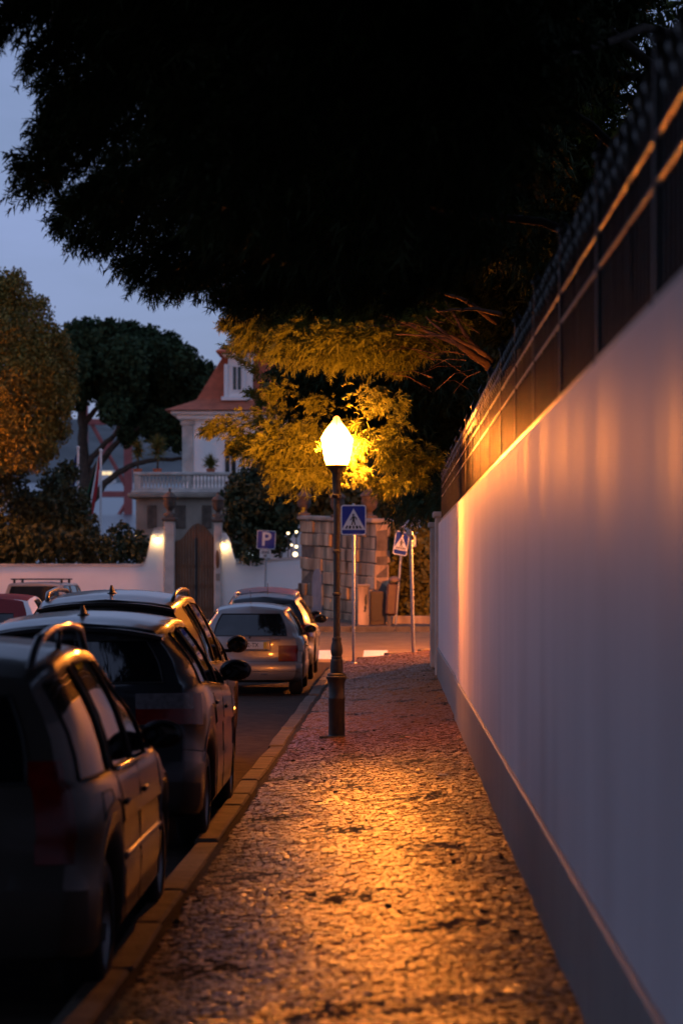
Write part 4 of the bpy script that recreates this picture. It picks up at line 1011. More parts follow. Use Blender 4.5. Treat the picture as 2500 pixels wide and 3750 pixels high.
k_ = len(m.v); m.f.append((k_ - 4, k_ - 3, k_ - 2, k_ - 1))
rf = m.build('roof', MT['tile'], vl)
# dormer
dx0, dx1 = VXm(818), VXm(930); dy = inset(.45) + oy0 - .55
vbox('dormer', dx0 + .18, dx1 - .1, VZm(1462), VZm(1290), dy, dy + 2.6, MT['plaster'])
vbox('dormer_sill', dx0 - .12, dx1 - .3, VZm(1465), VZm(1450), dy - .3, dy + .05, MT['winframe'])
for x0, x1 in ((818, 834), (884, 898)): vbox('dormer_pilaster', VXm(x0), VXm(x1), VZm(1450), VZm(1330), dy - .12, dy + .05, MT['winframe'])
wn = vbox('window', VXm(846), VXm(884), VZm(1432), VZm(1332), dy - .04, dy + .03, MT['winframe'])
for x0, x1 in ((851, 863), (868, 880)): vbox('pane', VXm(x0), VXm(x1), VZm(1424), VZm(1340), dy - .06, dy - .045, MT['glassdark'], wn, bev=.004)
vbox('dormer_cornice', dx0 - .1, dx1 + .05, VZm(1300), VZm(1288), dy - .25, dy + 2.6, MT['plaster'], bev=.05)
m = MB(); zc_ = VZm(1288); ex0, ex1 = dx0 - .35, dx1 + .3
m.add([(ex0, dy - .5, zc_), (ex1, dy - .5, zc_), (ex1, dy + 2.7, zc_), (ex0, dy + 2.7, zc_), (ex0, dy - .5, zc_ + .06), (ex1, dy - .5, zc_ + .06), (ex1, dy + 2.7, zc_ + .06), (ex0, dy + 2.7, zc_ + .06), ((ex0 + ex1) / 2, dy + .2, zc_ + .62), ((ex0 + ex1) / 2, dy + 2.7, zc_ + .62)],
  [(3, 2, 1, 0), (0, 1, 5, 4), (1, 2, 6, 5), (3, 0, 4, 7), (4, 5, 8), (5, 6, 9, 8), (7, 4, 8, 9), (2, 3, 7, 9, 6)])
m.build('dormer_roof', MT['tile'], vl)
# french windows on the terrace
for x0, x1 in ((816, 872),):
    wn = vbox('window', VXm(x0), VXm(x1), VZm(1740), VZm(1600), .02, .12, MT['winframe'])
    for a0, a1 in ((x0 + 8, x0 + 25), (x0 + 31, x0 + 48)): vbox('pane', VXm(a0), VXm(a1), VZm(1735), VZm(1610), -.005, .015, MT['glassdark'], wn, bev=.004)
# terrace in front with balustrade
YT = -9.0; kt_ = (YV + YT) / F
def TX(p_): return (p_ - VX) * kt_
def TZ(p_): return EYE + (VY - p_) * kt_
vbox('terrace_front', TX(498), TX(905), -.5, TZ(1822), YT, -.1, MT['oldstone'])
vbox('terrace_cornice', TX(470), TX(925), TZ(1824), TZ(1806), YT - .35, -.1, MT['oldstone'], bev=.05)
vbox('terrace_cornice', TX(482), TX(915), TZ(1806), TZ(1796), YT - .22, -.1, MT['villastone'], bev=.03)
vbox('handrail', TX(490), TX(908), TZ(1741), TZ(1729), YT - .12, YT + .22, MT['villastone'], bev=.03)
vbox('base_rail', TX(490), TX(908), TZ(1796), TZ(1787), YT - .08, YT + .18, MT['villastone'])
for x0, x1 in ((492, 516), (868, 905), (690, 700)): vbox('pedestal', TX(x0), TX(x1), TZ(1787), TZ(1741), YT - .06, YT + .16, MT['villastone'])
bh = TZ(1741) - TZ(1787)
bal = MB().lathe([(.055, 0), (.055, .05), (.03, .08), (.058, .2), (.06, .28), (.03, .42), (.028, .46), (.05, .5), (.05, bh)], 8).mesh('baluster', MT['villastone'], True, 40)
for i in range(26):
    xp = 522 + i * 13.1
    if xp < 864 and not 686 < xp < 704: obj('baluster', bal, vl, (TX(xp), YT + .05, TZ(1787)))
for x0, x1 in ((540, 575), (640, 680), (740, 775)):
    vbox('terrace_panel', TX(x0), TX(x1), TZ(1935), TZ(1850), YT - .05, YT + .02, MT['urnstone'])

# ================================================================== FLAGS
def flagpole(xp, ytop, ybot, Yd, label, cloth):
    b = px(xp, ybot, Yd); tz_ = px(xp, ytop, Yd).z - b.z
    t = empty('flagpole', (b.x, Yd, b.z - 2.0), 0, label, 'flagpole', 'flagpoles behind the villa wall'); tz_ += 2.0
    MB().lathe([(.06, 0), (.045, tz_), (.02, tz_ + .02)], 10).build('pole', MT['winframe'], t, True, 40)
    MB().ball((0, 0, tz_ + .06), .07, 10, 6).build('finial', MT['winframe'], t, True)
    # cloth hanging limp from the top left of the pole: folds across, colour bands as separate strips
    nb = len(cloth); drop = 2.7
    for bi, mt in enumerate(cloth):
        nu, nv = 5, 22; vs = []; fs = []
        for i in range(nu + 1):
            u = (bi + i / nu) / nb
            for j in range(nv + 1):
                v = j / nv; sw_ = .75 * v ** .8
                x_ = -.06 - u * (.16 + .95 * v * (1 - .45 * v)) - .25 * v * v; y_ = .16 * math.sin(u * 11 + v * 2.2) * (.35 + .65 * v); z_ = tz_ - .12 - v * drop * (.85 + .15 * u) - u * .55
                vs.append((x_, y_, z_))
        for i in range(nu):
            for j in range(nv): a_ = i * (nv + 1) + j; fs.append((a_, a_ + 1, a_ + nv + 2, a_ + nv + 1))
        MB().add(vs, fs).build('flag_band', mt, t, True)
flagpole(287, 1645, 1990, 94, 'left white flagpole with a limp blue flag', [MT['flagblue']] * 2)
flagpole(370, 1655, 1990, 96, 'right white flagpole with a limp red, white, black and green flag', [MT['f_red'], MT['f_white'], MT['f_black'], MT['f_green']])

# ================================================================== BRIDGE TOWER, FAR SHORE
YB = 900.0; kb_ = YB / F
bt = empty('bridge_tower', (px(470, 0, YB).x, YB, 0), 0, 'red steel tower of the river bridge seen between the pine and the terrace', 'bridge')
def bz(p_): return EYE + (VY - p_) * kb_
sep = (470 - 308) * kb_
for x_ in (0, -sep): MB().box((x_, 0, (bz(1320) + bz(2090)) / 2), (3.0, 3.0, bz(1320) - bz(2090)), bev=.2).build('tower_leg', MT['bridge'], bt)
for (xa, ya), (xb, yb_) in (((0, 1795), (-sep, 1500)), ((0, 1830), (-sep, 2100)), ((-sep, 1795), (0, 1500)), ((-sep, 1830), (0, 2100))):
    MB().tube([(xa, 0, bz(ya)), (xb, 0, bz(yb_))], .75, 8).build('brace', MT['bridge'], bt)
for yy in (1810, 1545, 1330): MB().box((-sep / 2, 0, bz(yy)), (sep - 3, 2.0, 2.2), bev=.1).build('cross_beam', MT['bridge'], bt)
for i, (xp, lb) in enumerate(((332, 'far building with a lit window on the other bank, left of the red flag'), (392, 'far building with lit windows on the other bank, right of the red flag'), (236, 'far lit building on the other bank beside the left flagpole'))):
    Yf = 3800; b = px(xp, 1733, Yf); t = empty('far_building', (b.x, Yf, b.z - 14), 0, lb, 'building', 'lit buildings on the far bank')
    MB().box((0, 6, 9), (26, 12, 20)).build('block', MT['plaster'], t)
    for j in range(2 if i == 1 else 1): MB().box((-5 + j * 9, -.3, 14), (8 - 3 * (i == 2), .4, 5)).build('window', MT['farwin'], t)

# garden lamps glinting through the shrubs
for xp, yp, Yd, rr_, mt, lb in ((911, 2031, 86.0, .05, 'glb', 'left bluish garden light left of the parking sign'), (921, 2031, 86.0, .045, 'glb', 'right bluish garden light left of the parking sign'), (1055, 1953, 86.5, .05, 'glw', 'warm garden light right of the parking sign, at the height of its top'),
     (1085, 1948, 86.5, .05, 'glw', 'highest warm garden light beside the block wall'), (1068, 1996, 86.5, .04, 'glw', 'small warm garden light right of the parking sign at mid height'), (1085, 2002, 86.5, .06, 'glw', 'warm garden light beside the block wall at mid height'), (1081, 2030, 86.5, .09, 'glw', 'largest warm garden light just above the villa wall by the block wall'), (503, 1959, 92, .07, 'gly', 'yellow garden light left of the villa gate')):
    b = px(xp, yp, Yd); t = empty('garden_light', (b.x, Yd, 0), 0, lb, 'garden light', 'garden lights of the villa')
    MB().ball((0, 0, b.z), rr_, 10, 7).build('globe', MT[mt], t, True)
    MB().lathe([(.02, -.4), (.02, b.z - rr_ * .8)], 8).build('stem', MT['trim'], t)
# litter on the pavement
t = px(1622, 2868, 19.9); tag(MB().box((0, 0, 0), (.07, .05, .006), bev=.002).build('paper_scrap', MT['signwhite'], None, loc=(t.x, 19.9, pz(t.x, 19.9) + .012), rot=(.05, .08, .5)), 'small crumpled pale scrap lying on the cobbles by the wall', 'litter')
# ================================================================== TREES
def in_poly(x, y, poly):
    c = False; n = len(poly)
    for i in range(n):
        x0, y0 = poly[i]; x1, y1 = poly[i - 1]
        if (y0 > y) != (y1 > y) and x < (x1 - x0) * (y - y0) / (y1 - y0) + x0: c = not c
    return c
def fill_sprays(clumps, density, ln, trunk, droop=.3, pairs=6, outward=.8):
    P, A_, S_ = [], [], []
    for c, r_ in clumps:
        c = np.array(c); r_ = np.array(r_ if hasattr(r_, '__len__') else (r_, r_, r_ * .75)); n = int(density * (r_.prod() ** (1 / 3.)) ** 2 * 4)
        u = in_ball(n, .45); p = c + u * r_
        out_ = unit((p - np.array(trunk)) * np.array([1, 1, .35])) ; a = out_ * outward + u * .7 + rng.normal(size=(n, 3)) * .45 + np.array([0, 0, -.15])
        P.append(p); A_.append(a); S_.append(ln * (.6 + .8 * rng.random(n)))
    return sprays(np.concatenate(P), np.concatenate(A_), np.concatenate(S_), pairs=pairs, droop=droop)
def bough_sprays(path, r0, r1, n, ln, droop=.3, pairs=6):
    path = np.array([tuple(p) for p in path]); m = len(path); u = rng.random(n) ** .8 * (m - 1); i = np.minimum(u.astype(int), m - 2); f = (u - i)[:, None]
    p = path[i] * (1 - f) + path[i + 1] * f; d_ = unit(path[i + 1] - path[i]); t = (u / (m - 1))[:, None]
    rad = r0 + (r1 - r0) * t; off = rng.normal(size=(n, 3)) * rad * .6; a = d_ * .95 + unit(off) * .6 + rng.normal(size=(n, 3)) * .3
    return sprays(p + off, a, ln * (.55 + .7 * rng.random(n)), pairs=pairs, droop=droop)
def limb(parent, pts, r0, r1, mt, name='limb'):
    # smooth the path a little and add kinks
    P_ = [Vector(p) for p in pts]; Q = []
    for i in range(len(P_) - 1):
        for j in range(5): t = j / 5; q = P_[i].lerp(P_[i + 1], t); Q.append(q + Vector((random.gauss(0, 1), random.gauss(0, 1), random.gauss(0, 1))) * r0 * .12 * (1 if 0 < i + j else 0))
    Q.append(P_[-1]); n = len(Q)
    return MB().tube(Q, [r0 + (r1 - r0) * i / (n - 1) for i in range(n)], 8).build(name, mt, parent, True)

# ---- near cypress whose crown roofs over the street
TA = (2.7, 16.5)
ta = empty('cypress_tree', (TA[0], TA[1], 0), 0, 'huge dark cypress overhanging the street, filling the top of the view', 'tree', 'cypress trees behind the garden wall')
def loc_(V, root): return V - np.array([root.location.x, root.location.y, root.location.z])
MB().tube([(0, 0, -.2), (.03, .05, 2), (-.1, 0, 4), (-.15, .1, 6.5), (-.1, 0, 9.5)], [.34, .27, .22, .15, .05], 12).build('trunk', MT['bark'], ta, True)
outline = [(-900, -900), (-100, -60), (120, 60), (260, 260), (330, 420), (330, 560), (330, 640), (430, 760), (540, 860), (680, 950), (820, 1010), (950, 1070), (1250, 1110), (1600, 1120), (1750, 1080), (2000, 850), (2300, 500), (2900, -900)]
cl = []
while len(cl) < 150:
    Y = 11.5 + 11 * random.random(); X = -3.4 + 6.2 * random.random(); Z = 3.1 + 6 * random.random(); r_ = .38 + .35 * random.random()
    q = F / Y; x_, y_ = VX + X * q, VY - (Z - EYE) * q
    if y_ < -700 or x_ < -700: continue
    if all(in_poly(x_ + a * (r_ + .22) * q, y_ + b * (r_ + .22) * q, outline) for a, b in ((0, 0), (-1, 0), (.5, .7), (-.6, .6), (0, .9))): cl.append(((X, Y, Z), r_))
Vs = [fill_sprays(cl, 310, .24, (TA[0], TA[1], 5.5), .3, 5)]
# boughs that make the ragged edge against the sky
tips = [(-60, 150, 15), (70, 260, 16), (110, 370, 17), (130, 490, 15.5), (120, 560, 16.5), (40, 655, 16), (70, 735, 17), (170, 850, 17.5), (250, 900, 16.5), (330, 935, 18), (420, 1015, 18.5), (455, 1055, 17), (540, 1100, 18), (600, 1075, 18.5), (650, 1085, 19), (720, 1110, 19.5), (790, 1140, 20), (840, 1165, 20.5), (330, 800, 19), (0, 60, 18), (150, 440, 19), (230, 790, 15), (900, 1140, 19), (1000, 1130, 20), (1120, 1140, 19.5), (1250, 1130, 20.5), (1400, 1150, 20)]
for x_, y_, Y in tips:
    x_ += 45; y_ -= 40; tip = px(x_, y_, Y); st = Vector((tip.x + 1.5 + .4 * random.random(), Y + random.gauss(0, .4), tip.z + .75 + .3 * random.random())); mid = st.lerp(tip, .55) + Vector((0, 0, .12))
    Vs.append(bough_sprays([st, mid, tip], .28, .05, 700, .125, .25))
o = obj('crown', tri_mesh('crown', loc_(np.concatenate(Vs), ta), MT['shadeneedle']), ta)
for k in range(7):
    c = cl[random.randrange(len(cl))][0]; h = 3 + 3.5 * random.random()
    limb(ta, [(0, 0, h), ((c[0] - TA[0]) * .5, (c[1] - TA[1]) * .5, (h + c[2]) / 2 + .3), (c[0] - TA[0], c[1] - TA[1], c[2])], .05, .01, MT['barkdark'])  # limbs darker than the trunk bark, shade put into their colour

# ---- second cypress, its low boughs hang round the lamp
TB = (2.5, 28.2)
tb = empty('cypress_tree', (TB[0], TB[1], 0), 0, 'cypress with lamp-lit yellow boughs hanging around the street lamp', 'tree', 'cypress trees behind the garden wall')
MB().tube([(0, 0, -.2), (0, .05, 2.2), (-.15, 0, 4.2), (-.2, .1, 7), (-.1, 0, 10)], [.32, .26, .2, .14, .04], 12).build('trunk', MT['bark'], tb, True)
def B(x_, y_, Y, r_): p_ = px(x_, y_, Y); return ((p_.x, p_.y, p_.z), r_)
up = [B(930, 1185, 28.6, .30), B(1010, 1230, 28.8, .34), B(1100, 1250, 28.2, .36), B(1200, 1262, 28.0, .36), B(1310, 1262, 28.2, .36), B(1420, 1270, 28.4, .34), B(1520, 1240, 28.6, .34), B(1600, 1190, 29, .38),
      B(960, 1120, 29.5, .42), B(1120, 1150, 29.6, .5), B(1280, 1150, 29.6, .5), B(1440, 1150, 29.8, .5), B(1560, 1100, 30, .55), B(1100, 1040, 30.5, .6), B(1300, 1040, 30.5, .65), B(1500, 1000, 30.5, .65), B(1680, 1040, 30, .6),
      B(1480, 1310, 28.8, .18)]
lo = [B(1010, 1570, 28.3, .15), B(1090, 1580, 28.1, .15), B(1010, 1640, 28.2, .27), B(1110, 1640, 28.0, .27), B(1050, 1710, 28.2, .24), B(1140, 1730, 28.0, .22), B(950, 1640, 28.4, .22), B(1160, 1570, 28.1, .14), B(1190, 1650, 27.8, .25), B(1210, 1735, 28.1, .17), B(890, 1620, 28.6, .17), B(1260, 1560, 28.0, .12), B(1270, 1640, 28.3, .22)]
rt_ = [B(1385, 1490, 26.6, .12), B(1330, 1545, 25.85, .07), B(1322, 1600, 25.85, .07), B(1338, 1650, 25.9, .07), B(1362, 1585, 25.9, .07), B(1430, 1610, 26.7, .16), B(1480, 1655, 26.7, .17), B(1540, 1685, 26.8, .15), B(1430, 1690, 26.6, .14), B(1385, 1770, 26.2, .13), B(1450, 1775, 26.3, .14), B(1410, 1800, 26.2, .10), B(1500, 1730, 26.7, .13), B(1455, 1560, 26.9, .11), B(1395, 1640, 26.5, .12)]
Vs = [fill_sprays(up, 900, .125, (TB[0], TB[1], 4.5), .35, 7), fill_sprays(lo, 1050, .11, (TB[0], TB[1], 3.8), .25, 7), fill_sprays(rt_, 900, .10, (TB[0], TB[1], 3.6), .4, 7)]
for x_, y_, Y, l_, n in ((755, 1575, 28.6, .9, 260), (820, 1185, 28.6, .9, 260), (990, 1440, 28.4, .3, 90), (1145, 1480, 28.1, .25, 70), (1592, 1690, 26.9, .35, 110), (1395, 1450, 26.3, .45, 110), (1470, 1480, 27.5, .3, 60), (850, 1650, 28.6, .5, 110), (1010, 1790, 28.2, .35, 90), (870, 1260, 29, .8, 160), (1540, 1760, 26.8, .25, 70), (1325, 1740, 26.0, .3, 70), (1310, 1655, 26.0, .3, 70)):
    tip = px(x_, y_, Y); inn = Vector((tip.x + l_ * (1 if x_ < 1240 else -.6), Y + .15, tip.z + l_ * .12 - (.15 if y_ < 1500 and y_ > 1300 else 0))); Vs.append(bough_sprays([inn, inn.lerp(tip, .6) + Vector((0, 0, .05)), tip], .18, .03, int(n * 1.4), .10, .3, 7))
# dark rear boughs
for x0, y0, x1, y1, Y in ((1010, 1420, 832, 1268, 33.0), (1040, 1520, 916, 1435, 33.5), (1040, 1600, 950, 1540, 34)):
    Vs.append(bough_sprays([px(x0, y0, Y), px(x1, y1, Y)], .08, .03, 110, .12, .2))
# rest of the crown, higher
hi = [((TB[0] - .4 + random.gauss(0, 1.4), TB[1] + random.gauss(0, 1.6), 5.6 + 4 * random.random()), .8) for _ in range(26)] + [((-1.3 + 3.2 * random.random(), 25 + 11 * random.random(), 6.4 + 2.2 * random.random()), .75) for _ in range(30)]
Vs.append(fill_sprays(hi, 170, .34, (TB[0], TB[1], 6)))
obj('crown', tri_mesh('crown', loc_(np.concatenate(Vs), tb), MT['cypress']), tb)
def tl(p_): return (p_.x - TB[0], p_.y - TB[1], p_.z)
for a, b_, c, r0 in (((1790, 1345, 28.0), (1690, 1270, 27.8), (1560, 1160, 28.3), .06), ((1800, 1330, 28.2), (1720, 1250, 28.4), (1620, 1080, 29), .05), ((1780, 1300, 27.6), (1650, 1230, 27.6), (1450, 1225, 28), .03), 
                     ((1700, 1270, 27.8), (1500, 1190, 28.4), (1000, 1210, 28.8), .03), ((1820, 1180, 27), (1700, 1100, 26), (1560, 1050, 25), .04), ((1830, 1150, 26), (1740, 1130, 25), (1600, 1140, 24.5), .03)):
    limb(tb, [tl(px(*a)), tl(px(*b_)), tl(px(*c))], r0, .008, MT['bark'])
# fine bare twigs between the railing and the lit boughs
for k in range(22):
    x_, y_, Y = 1560 + 200 * random.random(), 1120 + 330 * random.random(), 26 + 3 * random.random(); p0 = px(x_, y_, Y); dx = -.25 - .45 * random.random(); dz = random.gauss(-.02, .22)
    MB().tube([tl(p0), tl(p0 + Vector((dx * .5, random.gauss(0, .1), dz * .5 + .06))), tl(p0 + Vector((dx, random.gauss(0, .15), dz)))], [.007, .005, .002], 4).build('twig', MT['bark'], tb)

# ---- dense hedge added behind the railing to block the sky light
def hedge_thing(name, label, cat, clumps, per, size, mt, group=None, origin=None, stem=True, hollow=.4):
    c0 = np.array([c for c, r_ in clumps]); org = origin or (float(c0[:, 0].mean()), float(c0[:, 1].mean()), 0)
    t = empty(name, org, 0, label, cat, group)
    V_ = clump_leaves(clumps, per, size, hollow) - np.array(org)
    obj('crown', quad_mesh('crown', V_, mt), t)
    if stem:
        m = MB()
        for c, r_ in clumps[:: max(1, len(clumps) // 6)]:
            p_ = Vector(c) - Vector(org); m.tube([(p_.x * .4, p_.y * .4, -.2), (p_.x * .7, p_.y * .7, p_.z * .5), tuple(p_)], [.06, .045, .015], 6)
        m.build('trunk', MT['barkdark'], t, True)
    return t
cl = []
for i in range(46):
    Y = 3 + i * .78; cl.append(((1.75 + random.gauss(0, .12), Y, 1.2), (.6, .6, 1.2))); cl.append(((1.8 + random.gauss(0, .15), Y + .4, 2.7), (.55, .6, .65))); cl.append(((2.1 + random.gauss(0, .15), Y + .2, 3.6 + random.gauss(0, .2)), (.7, .7, .7))); cl.append(((2.6 + random.gauss(0, .2), Y, 4.5 + random.gauss(0, .3)), (.9, .8, .8)))
hedge_thing('sky_block_hedge', 'dark evergreen hedge added behind the iron railing to block the sky', 'hedge', cl, 330, .085, MT['leafdark'])
# third cypress further down the garden
TC = (3.4, 41.0)
tcy = empty('cypress_tree', (TC[0], TC[1], 0), 0, 'dark cypress above the far end of the garden wall', 'tree', 'cypress trees behind the garden wall')
MB().tube([(0, 0, -.2), (0, .05, 3), (-.15, 0, 6), (-.1, 0, 10.5)], [.34, .28, .18, .04], 12).build('trunk', MT['bark'], tcy, True)
cl = [B(1640, 1450, 40, .7), B(1700, 1300, 40, .9), B(1620, 1250, 41, .8), B(1560, 1380, 42, .6), B(1600, 1560, 42, .6), B(1650, 1660, 42, .6), B(1700, 1550, 40, .8), B(1780, 1400, 40, 1), B(1680, 1790, 43, .5), B(1630, 1810, 44, .4), B(1560, 1500, 43, .5), B(1540, 1700, 44, .5), B(1580, 1800, 44.5, .45), B(1520, 1850, 46, .4), B(1480, 1780, 46, .4), B(1100, 1400, 39, .5), B(1200, 1420, 39, .65), B(1330, 1430, 39, .7), B(1460, 1450, 39, .7), B(1130, 1480, 39, .4), B(1240, 1500, 39.5, .5), B(1350, 1530, 39.5, .55), B(1460, 1560, 39.5, .6), B(1150, 1320, 38.5, .5), B(1320, 1330, 38.5, .6), B(1480, 1340, 38.5, .6), B(1600, 1350, 38.5, .7), B(1560, 1640, 40, .5), B(1450, 1660, 41, .5), B(1850, 1500, 41, 1.1), B(1900, 1250, 41, 1.3), B(1900, 1050, 36, 1.2), B(2000, 950, 32, 1.1), B(1850, 900, 33, 1.2), B(1750, 1050, 34, 1.0), B(2050, 1100, 30, 1.0), B(1950, 800, 30, 1.0), B(2100, 850, 27, .9), B(1700, 900, 33, 1.1)]
obj('crown', tri_mesh('crown', loc_(np.concatenate([fill_sprays(cl, 220, .3, (TC[0], TC[1], 5), .3, 5)]), tcy), MT['pine']), tcy)  # darker pine foliage on this cypress, shade put into the colour

# ---- trees and shrubs behind the block wall
cl = [B(x_, y_, Y, r_) for x_, y_, Y, r_ in ((1130, 1780, 72, 1.0), (1230, 1740, 72, 1.1), (1340, 1760, 72, 1.1), (1430, 1770, 72, 1.0), (1530, 1760, 72, 1.1), (1620, 1800, 70, 1.0), (1180, 1660, 74, 1.2), (1320, 1640, 74, 1.2), (1460, 1640, 74, 1.2), (1580, 1640, 74, 1.3), (1100, 1830, 71, .7), (1190, 1850, 71, .6), (1300, 1850, 71, .6), (1420, 1860, 70, .6), (1250, 1540, 75, 1.2), (1400, 1520, 75, 1.3), (1540, 1500, 75, 1.3), (1650, 1540, 75, 1.2), (1320, 1430, 75, 1.1), (1480, 1400, 75, 1.2))]
hedge_thing('broadleaf_tree', 'dark broad tree rising behind the limestone block wall', 'tree', cl, 420, .13, MT['leafdark'], origin=(1.0, 73, .8))
cl = [B(x_, y_, Y, r_) for x_, y_, Y, r_ in ((1420, 2060, 62.8, .5), (1480, 2010, 62.8, .55), (1540, 2050, 62.8, .55), (1440, 2150, 62.6, .5), (1500, 2140, 62.6, .5), (1560, 2140, 62.6, .5), (1400, 1985, 62.9, .35), (1450, 2225, 62.4, .35), (1520, 2225, 62.4, .4), (1580, 2220, 62.4, .4), (1430, 1950, 63.2, .35), (1540, 1970, 63.2, .5), (1600, 2030, 63, .55), (1650, 2130, 63, .6), (1385, 2060, 62.6, .22))]
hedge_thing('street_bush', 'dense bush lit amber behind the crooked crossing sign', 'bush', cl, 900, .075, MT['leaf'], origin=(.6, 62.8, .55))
# ---- shrub right of the gate
cl = [B(x_, y_, Y, r_) for x_, y_, Y, r_ in ((900, 1900, 88, .8), (970, 1850, 88, .9), (1040, 1870, 88, .8), (880, 1960, 87, .55), (940, 1990, 87, .6), (1010, 1930, 88, .7), (870, 2010, 86, .35), (900, 2040, 84.5, .28), (940, 2052, 84.6, .22), (960, 1780, 89, .7), (1050, 1800, 89, .7), (1090, 1750, 89, .7), (1000, 1740, 90, .6), (860, 1880, 88, .5), (1075, 1940, 90, .3), (850, 1820, 88.5, .5), (900, 1800, 88.5, .6), (930, 1730, 89, .5), (1060, 1720, 90, .7), (1000, 1990, 87.5, .45), (840, 1930, 87, .35), (1040, 1990, 88, .3), (870, 1760, 89, .4))]
hedge_thing('gate_shrub', 'dark spreading shrub over the villa wall right of the wooden gate', 'bush', cl, 520, .10, MT['leafdark'])
# ---- hedge behind villa wall on the left
cl = [B(x_, y_, Y, r_) for x_, y_, Y, r_ in ((-60, 2000, 88, .9), (40, 2010, 88, .8), (130, 2000, 88, .8), (220, 2010, 88, .75), (310, 2005, 88, .75), (400, 2020, 88, .65), (480, 2020, 88, .6), (530, 2010, 87.5, .45), (180, 1900, 90, 1.0), (250, 1850, 91, .9), (120, 1880, 90, .9), (300, 1930, 90, .7), (440, 1960, 90, .5), (200, 1780, 92, .7), (250, 1730, 93, .5), (500, 1975, 89, .35))]
hedge_thing('villa_hedge', 'dark clipped shrubs behind the villa wall around the flagpoles', 'hedge', cl, 520, .10, MT['leafdark'])
# ---- big amber-lit tree at the left edge
cl = [B(x_, y_, Y + 12, r_ * 1.16) for x_, y_, Y, r_ in ((60, 1020, 76, .35), (150, 1110, 76, .3), (215, 1240, 76, .3), (255, 1320, 76, .3), (262, 1420, 76, .28), (240, 1500, 76, .3), (225, 1590, 75.6, .35), (180, 1650, 75.4, .35), (-40, 1080, 76, .9), (40, 1090, 76, .75), (110, 1170, 76, .75), (-60, 1220, 75, 1.1), (60, 1260, 75, 1.0), (170, 1270, 76, .8), (210, 1350, 76, .65), (130, 1380, 75, .9), (20, 1400, 74.6, 1.1), (190, 1450, 75.5, .8), (110, 1500, 75, .9), (-20, 1530, 74.6, 1.0), (200, 1540, 75.5, .6), (140, 1600, 75.2, .7), (60, 1620, 74.8, .9), (-60, 1660, 74.6, .9), (130, 1680, 75.2, .5))]
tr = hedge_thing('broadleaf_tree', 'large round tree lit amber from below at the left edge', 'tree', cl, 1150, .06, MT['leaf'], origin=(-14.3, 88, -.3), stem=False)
MB().tube([(-.6, .4, -.3), (-.5, .4, 2.4), (-.2, .2, 5.0), (.2, 0, 7.5)], [.24, .2, .14, .06], 10).build('trunk', MT['barkdark'], tr, True)
cl = [B(x_, y_, Y + 12, r_ * 1.16) for x_, y_, Y, r_ in ((40, 1740, 77, .6), (-20, 1800, 76.5, .7), (70, 1830, 77, .5), (-60, 1930, 76.5, .8), (40, 1930, 77, .6), (110, 1960, 77.5, .5), (20, 2010, 77, .5), (130, 1870, 78, .5), (100, 2030, 78, .4), (-30, 2040, 77, .5))]
hedge_thing('garden_shrub', 'brownish shrubs below the amber-lit tree at the left edge', 'bush', cl, 700, .075, MT['leafdark'])
# ---- umbrella pine
YP = 128.0
up_ = empty('umbrella_pine', (px(330, 0, YP).x, YP, -.3), 0, 'broad dark umbrella pine spreading behind the flagpoles', 'tree')
cl = []
dome = [(215, 1250), (260, 1190), (330, 1165), (410, 1175), (480, 1185), (550, 1205), (620, 1235), (690, 1275), (740, 1330), (770, 1390), (760, 1440)]
for x_, y_ in dome:
    for yo, rr_ in ((0, .75), (60, .95), (120, .95)): cl.append(B(x_ + random.gauss(0, 10), y_ + 35 + yo + random.gauss(0, 8), YP + random.gauss(0, 2.2), rr_))
for x_, y_, rr_ in ((300, 1380, 1.1), (380, 1400, 1.2), (460, 1420, 1.2), (540, 1440, 1.2), (620, 1460, 1.2), (690, 1480, 1.0), (420, 1500, .9), (500, 1530, 1.0), (580, 1560, 1.0), (650, 1570, .9), (700, 1560, .8), (280, 1450, .8), (470, 1600, .6), (600, 1620, .5), (660, 1630, .5), (330, 1310, 1.2), (450, 1320, 1.3), (570, 1350, 1.3), (250, 1330, .8)): cl.append(B(x_, y_, YP + random.gauss(0, 1.6), rr_))
obj('crown', quad_mesh('crown', clump_leaves(cl, 420, .14, .4) - np.array(up_.location), MT['pine']), up_)
def pl_(x_, y_, dy=0): p_ = px(x_, y_, YP + dy); return (p_.x - up_.location.x, p_.y - up_.location.y, p_.z - up_.location.z)
limb(up_, [pl_(330, 2090), pl_(318, 1950), pl_(310, 1750), pl_(303, 1600), pl_(300, 1440), pl_(330, 1330)], .42, .16, MT['barkdark'], 'trunk')
limb(up_, [pl_(330, 1850), pl_(385, 1770), pl_(470, 1705), pl_(560, 1682), pl_(680, 1680)], .22, .09, MT['barkdark'])
limb(up_, [pl_(310, 1800), pl_(360, 1700), pl_(430, 1620), pl_(520, 1560)], .24, .10, MT['barkdark'])
limb(up_, [pl_(308, 1720), pl_(345, 1665), pl_(420, 1590), pl_(470, 1500)], .2, .08, MT['barkdark'])
limb(up_, [pl_(305, 1560), pl_(350, 1500), pl_(420, 1420)], .2, .08, MT['barkdark'])
limb(up_, [pl_(302, 1520), pl_(270, 1430), pl_(250, 1330)], .16, .06, MT['barkdark'])
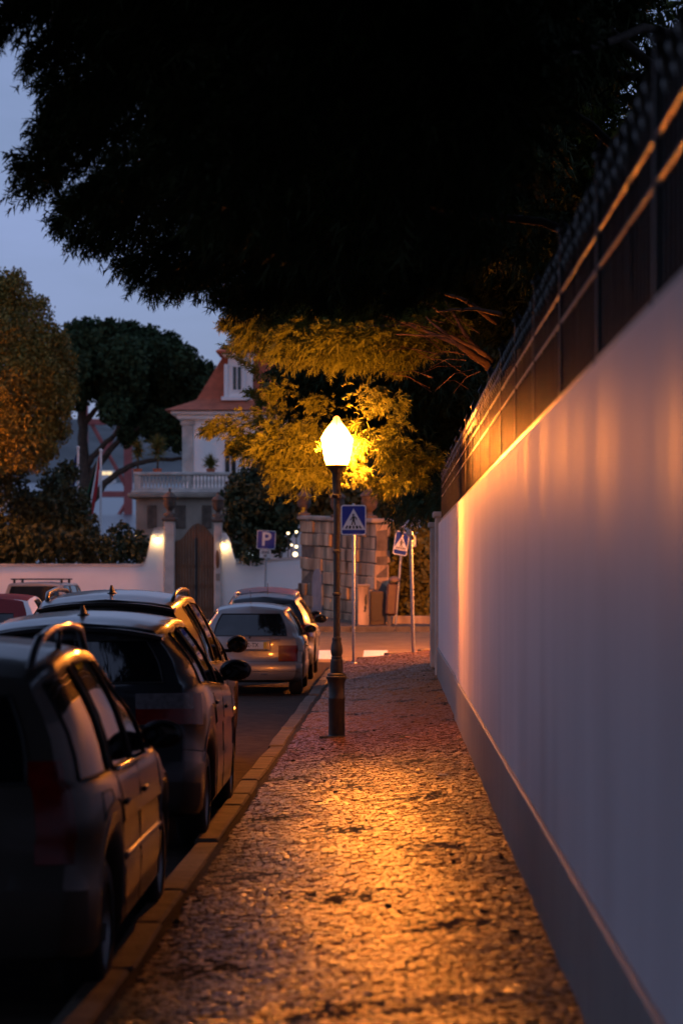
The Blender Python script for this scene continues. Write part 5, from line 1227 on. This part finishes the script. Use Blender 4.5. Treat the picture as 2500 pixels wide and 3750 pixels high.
# ---- small plants on the terrace
def yucca(x_, ytop, ybot, Yd, label, n=160, w_=.30):
    b = px(x_, ybot, Yd); h = px(x_, ytop, Yd).z - b.z; t = empty('terrace_plant', (b.x, Yd, b.z - .1), 0, label, 'potted plant', 'plants on the villa terrace')
    MB().lathe([(.14, 0), (.2, .3), (.21, .32)], 12).build('pot', MT['tile'], t, True, 40)
    MB().tube([(0, 0, .25), (.03, 0, h * .45), (0, 0, h * .8)], [.05, .04, .03], 6).build('stem', MT['barkdark'], t, True)
    P_ = np.stack([rng.normal(size=n) * .03, rng.normal(size=n) * .03, h * (.55 + .35 * rng.random(n))], 1); d_ = unit(rng.normal(size=(n, 3)) + np.array([0, 0, .5])); s_ = np.cross(d_, rng.normal(size=(n, 3))); s_ = unit(s_) * .035
    L_ = (w_ * (1 + .6 * rng.random(n)))[:, None]; V_ = np.stack([P_ - s_, P_ + s_, P_ + d_ * L_ + np.array([0, 0, -.05])], 1).reshape(-1, 3)
    obj('foliage', tri_mesh('foliage', V_, MT['leaf']), t)
yucca(505, 1600, 1735, 106, 'left tall plant on the villa terrace', w_=.3); yucca(577, 1590, 1735, 106, 'middle tall plant on the villa terrace', 220, .4); yucca(772, 1668, 1735, 105, 'small potted shrub on the terrace in front of the villa facade', 200, .32)
# ================================================================== UNSEEN CROWN AND HOUSES ADDED TO BLOCK LIGHT (shade the near street)
TD = (3.0, 4.0)
td = empty('cypress_tree', (TD[0], TD[1], 0), 0, 'unseen cypress added above the camera to block sky light', 'tree', 'cypress trees behind the garden wall')  # added tree, crown kept above the view to cut sky light
MB().tube([(0, 0, -.2), (0, .05, 3), (-.15, 0, 6), (-.1, 0, 9.5)], [.36, .3, .2, .05], 12).build('trunk', MT['bark'], td, True)
cl = []
while len(cl) < 230:
    X, Y, Z = -5.5 + 9 * random.random(), -9 + 36 * random.random(), 4.9 + 5.5 * random.random()
    if .75 < Z - .9 - EYE - 2090 / F * max(Y, 0) < 2.6 + (0 if Y > 0 else 1): cl.append(((X, Y, Z), .85))
obj('crown', tri_mesh('crown', loc_(fill_sprays(cl, 95, .62, (TD[0], TD[1], 6), .25, 3), td), MT['shadeneedle']), td)
bh_ = empty('back_light_blocker', (0, -10, -.2), 0, 'unseen house block added behind the viewer to block sky light', 'house')  # added block, cuts sky light on the rear of the cars
MB().box((-3, -4, 6.5), (26, 8, 13.4), bev=.05).build('wall', MT['villastone'], bh_)
MB().prism([(-16.6, 13.2), (10.6, 13.2), (-3, 16)], -8.4, .4).build('roof', MT['tile'], bh_)

ch_ = empty('corner_light_blocker', (-12.6, 56.4, -.3), 0, 'unseen house block added beyond the left edge to block lamp light', 'house')  # added block, keeps the left lamp off the garden wall
MB().box((0, 0, 2.7), (5.8, 4.8, 5.8), bev=.04).build('wall', MT['villastone'], ch_)
MB().prism([(-2.95, 5.6), (2.95, 5.6), (0, 7.2)], -2.5, 2.45).build('roof', MT['tile'], ch_)
for z in (1.5, 4.2):
    f = MB().box((0, -2.52, z), (1.0, .08, 1.5), bev=.01).build('window', MT['winframe'], ch_); MB().box((0, -2.57, z), (.84, .02, 1.3)).build('pane', MT['glassdark'], f)
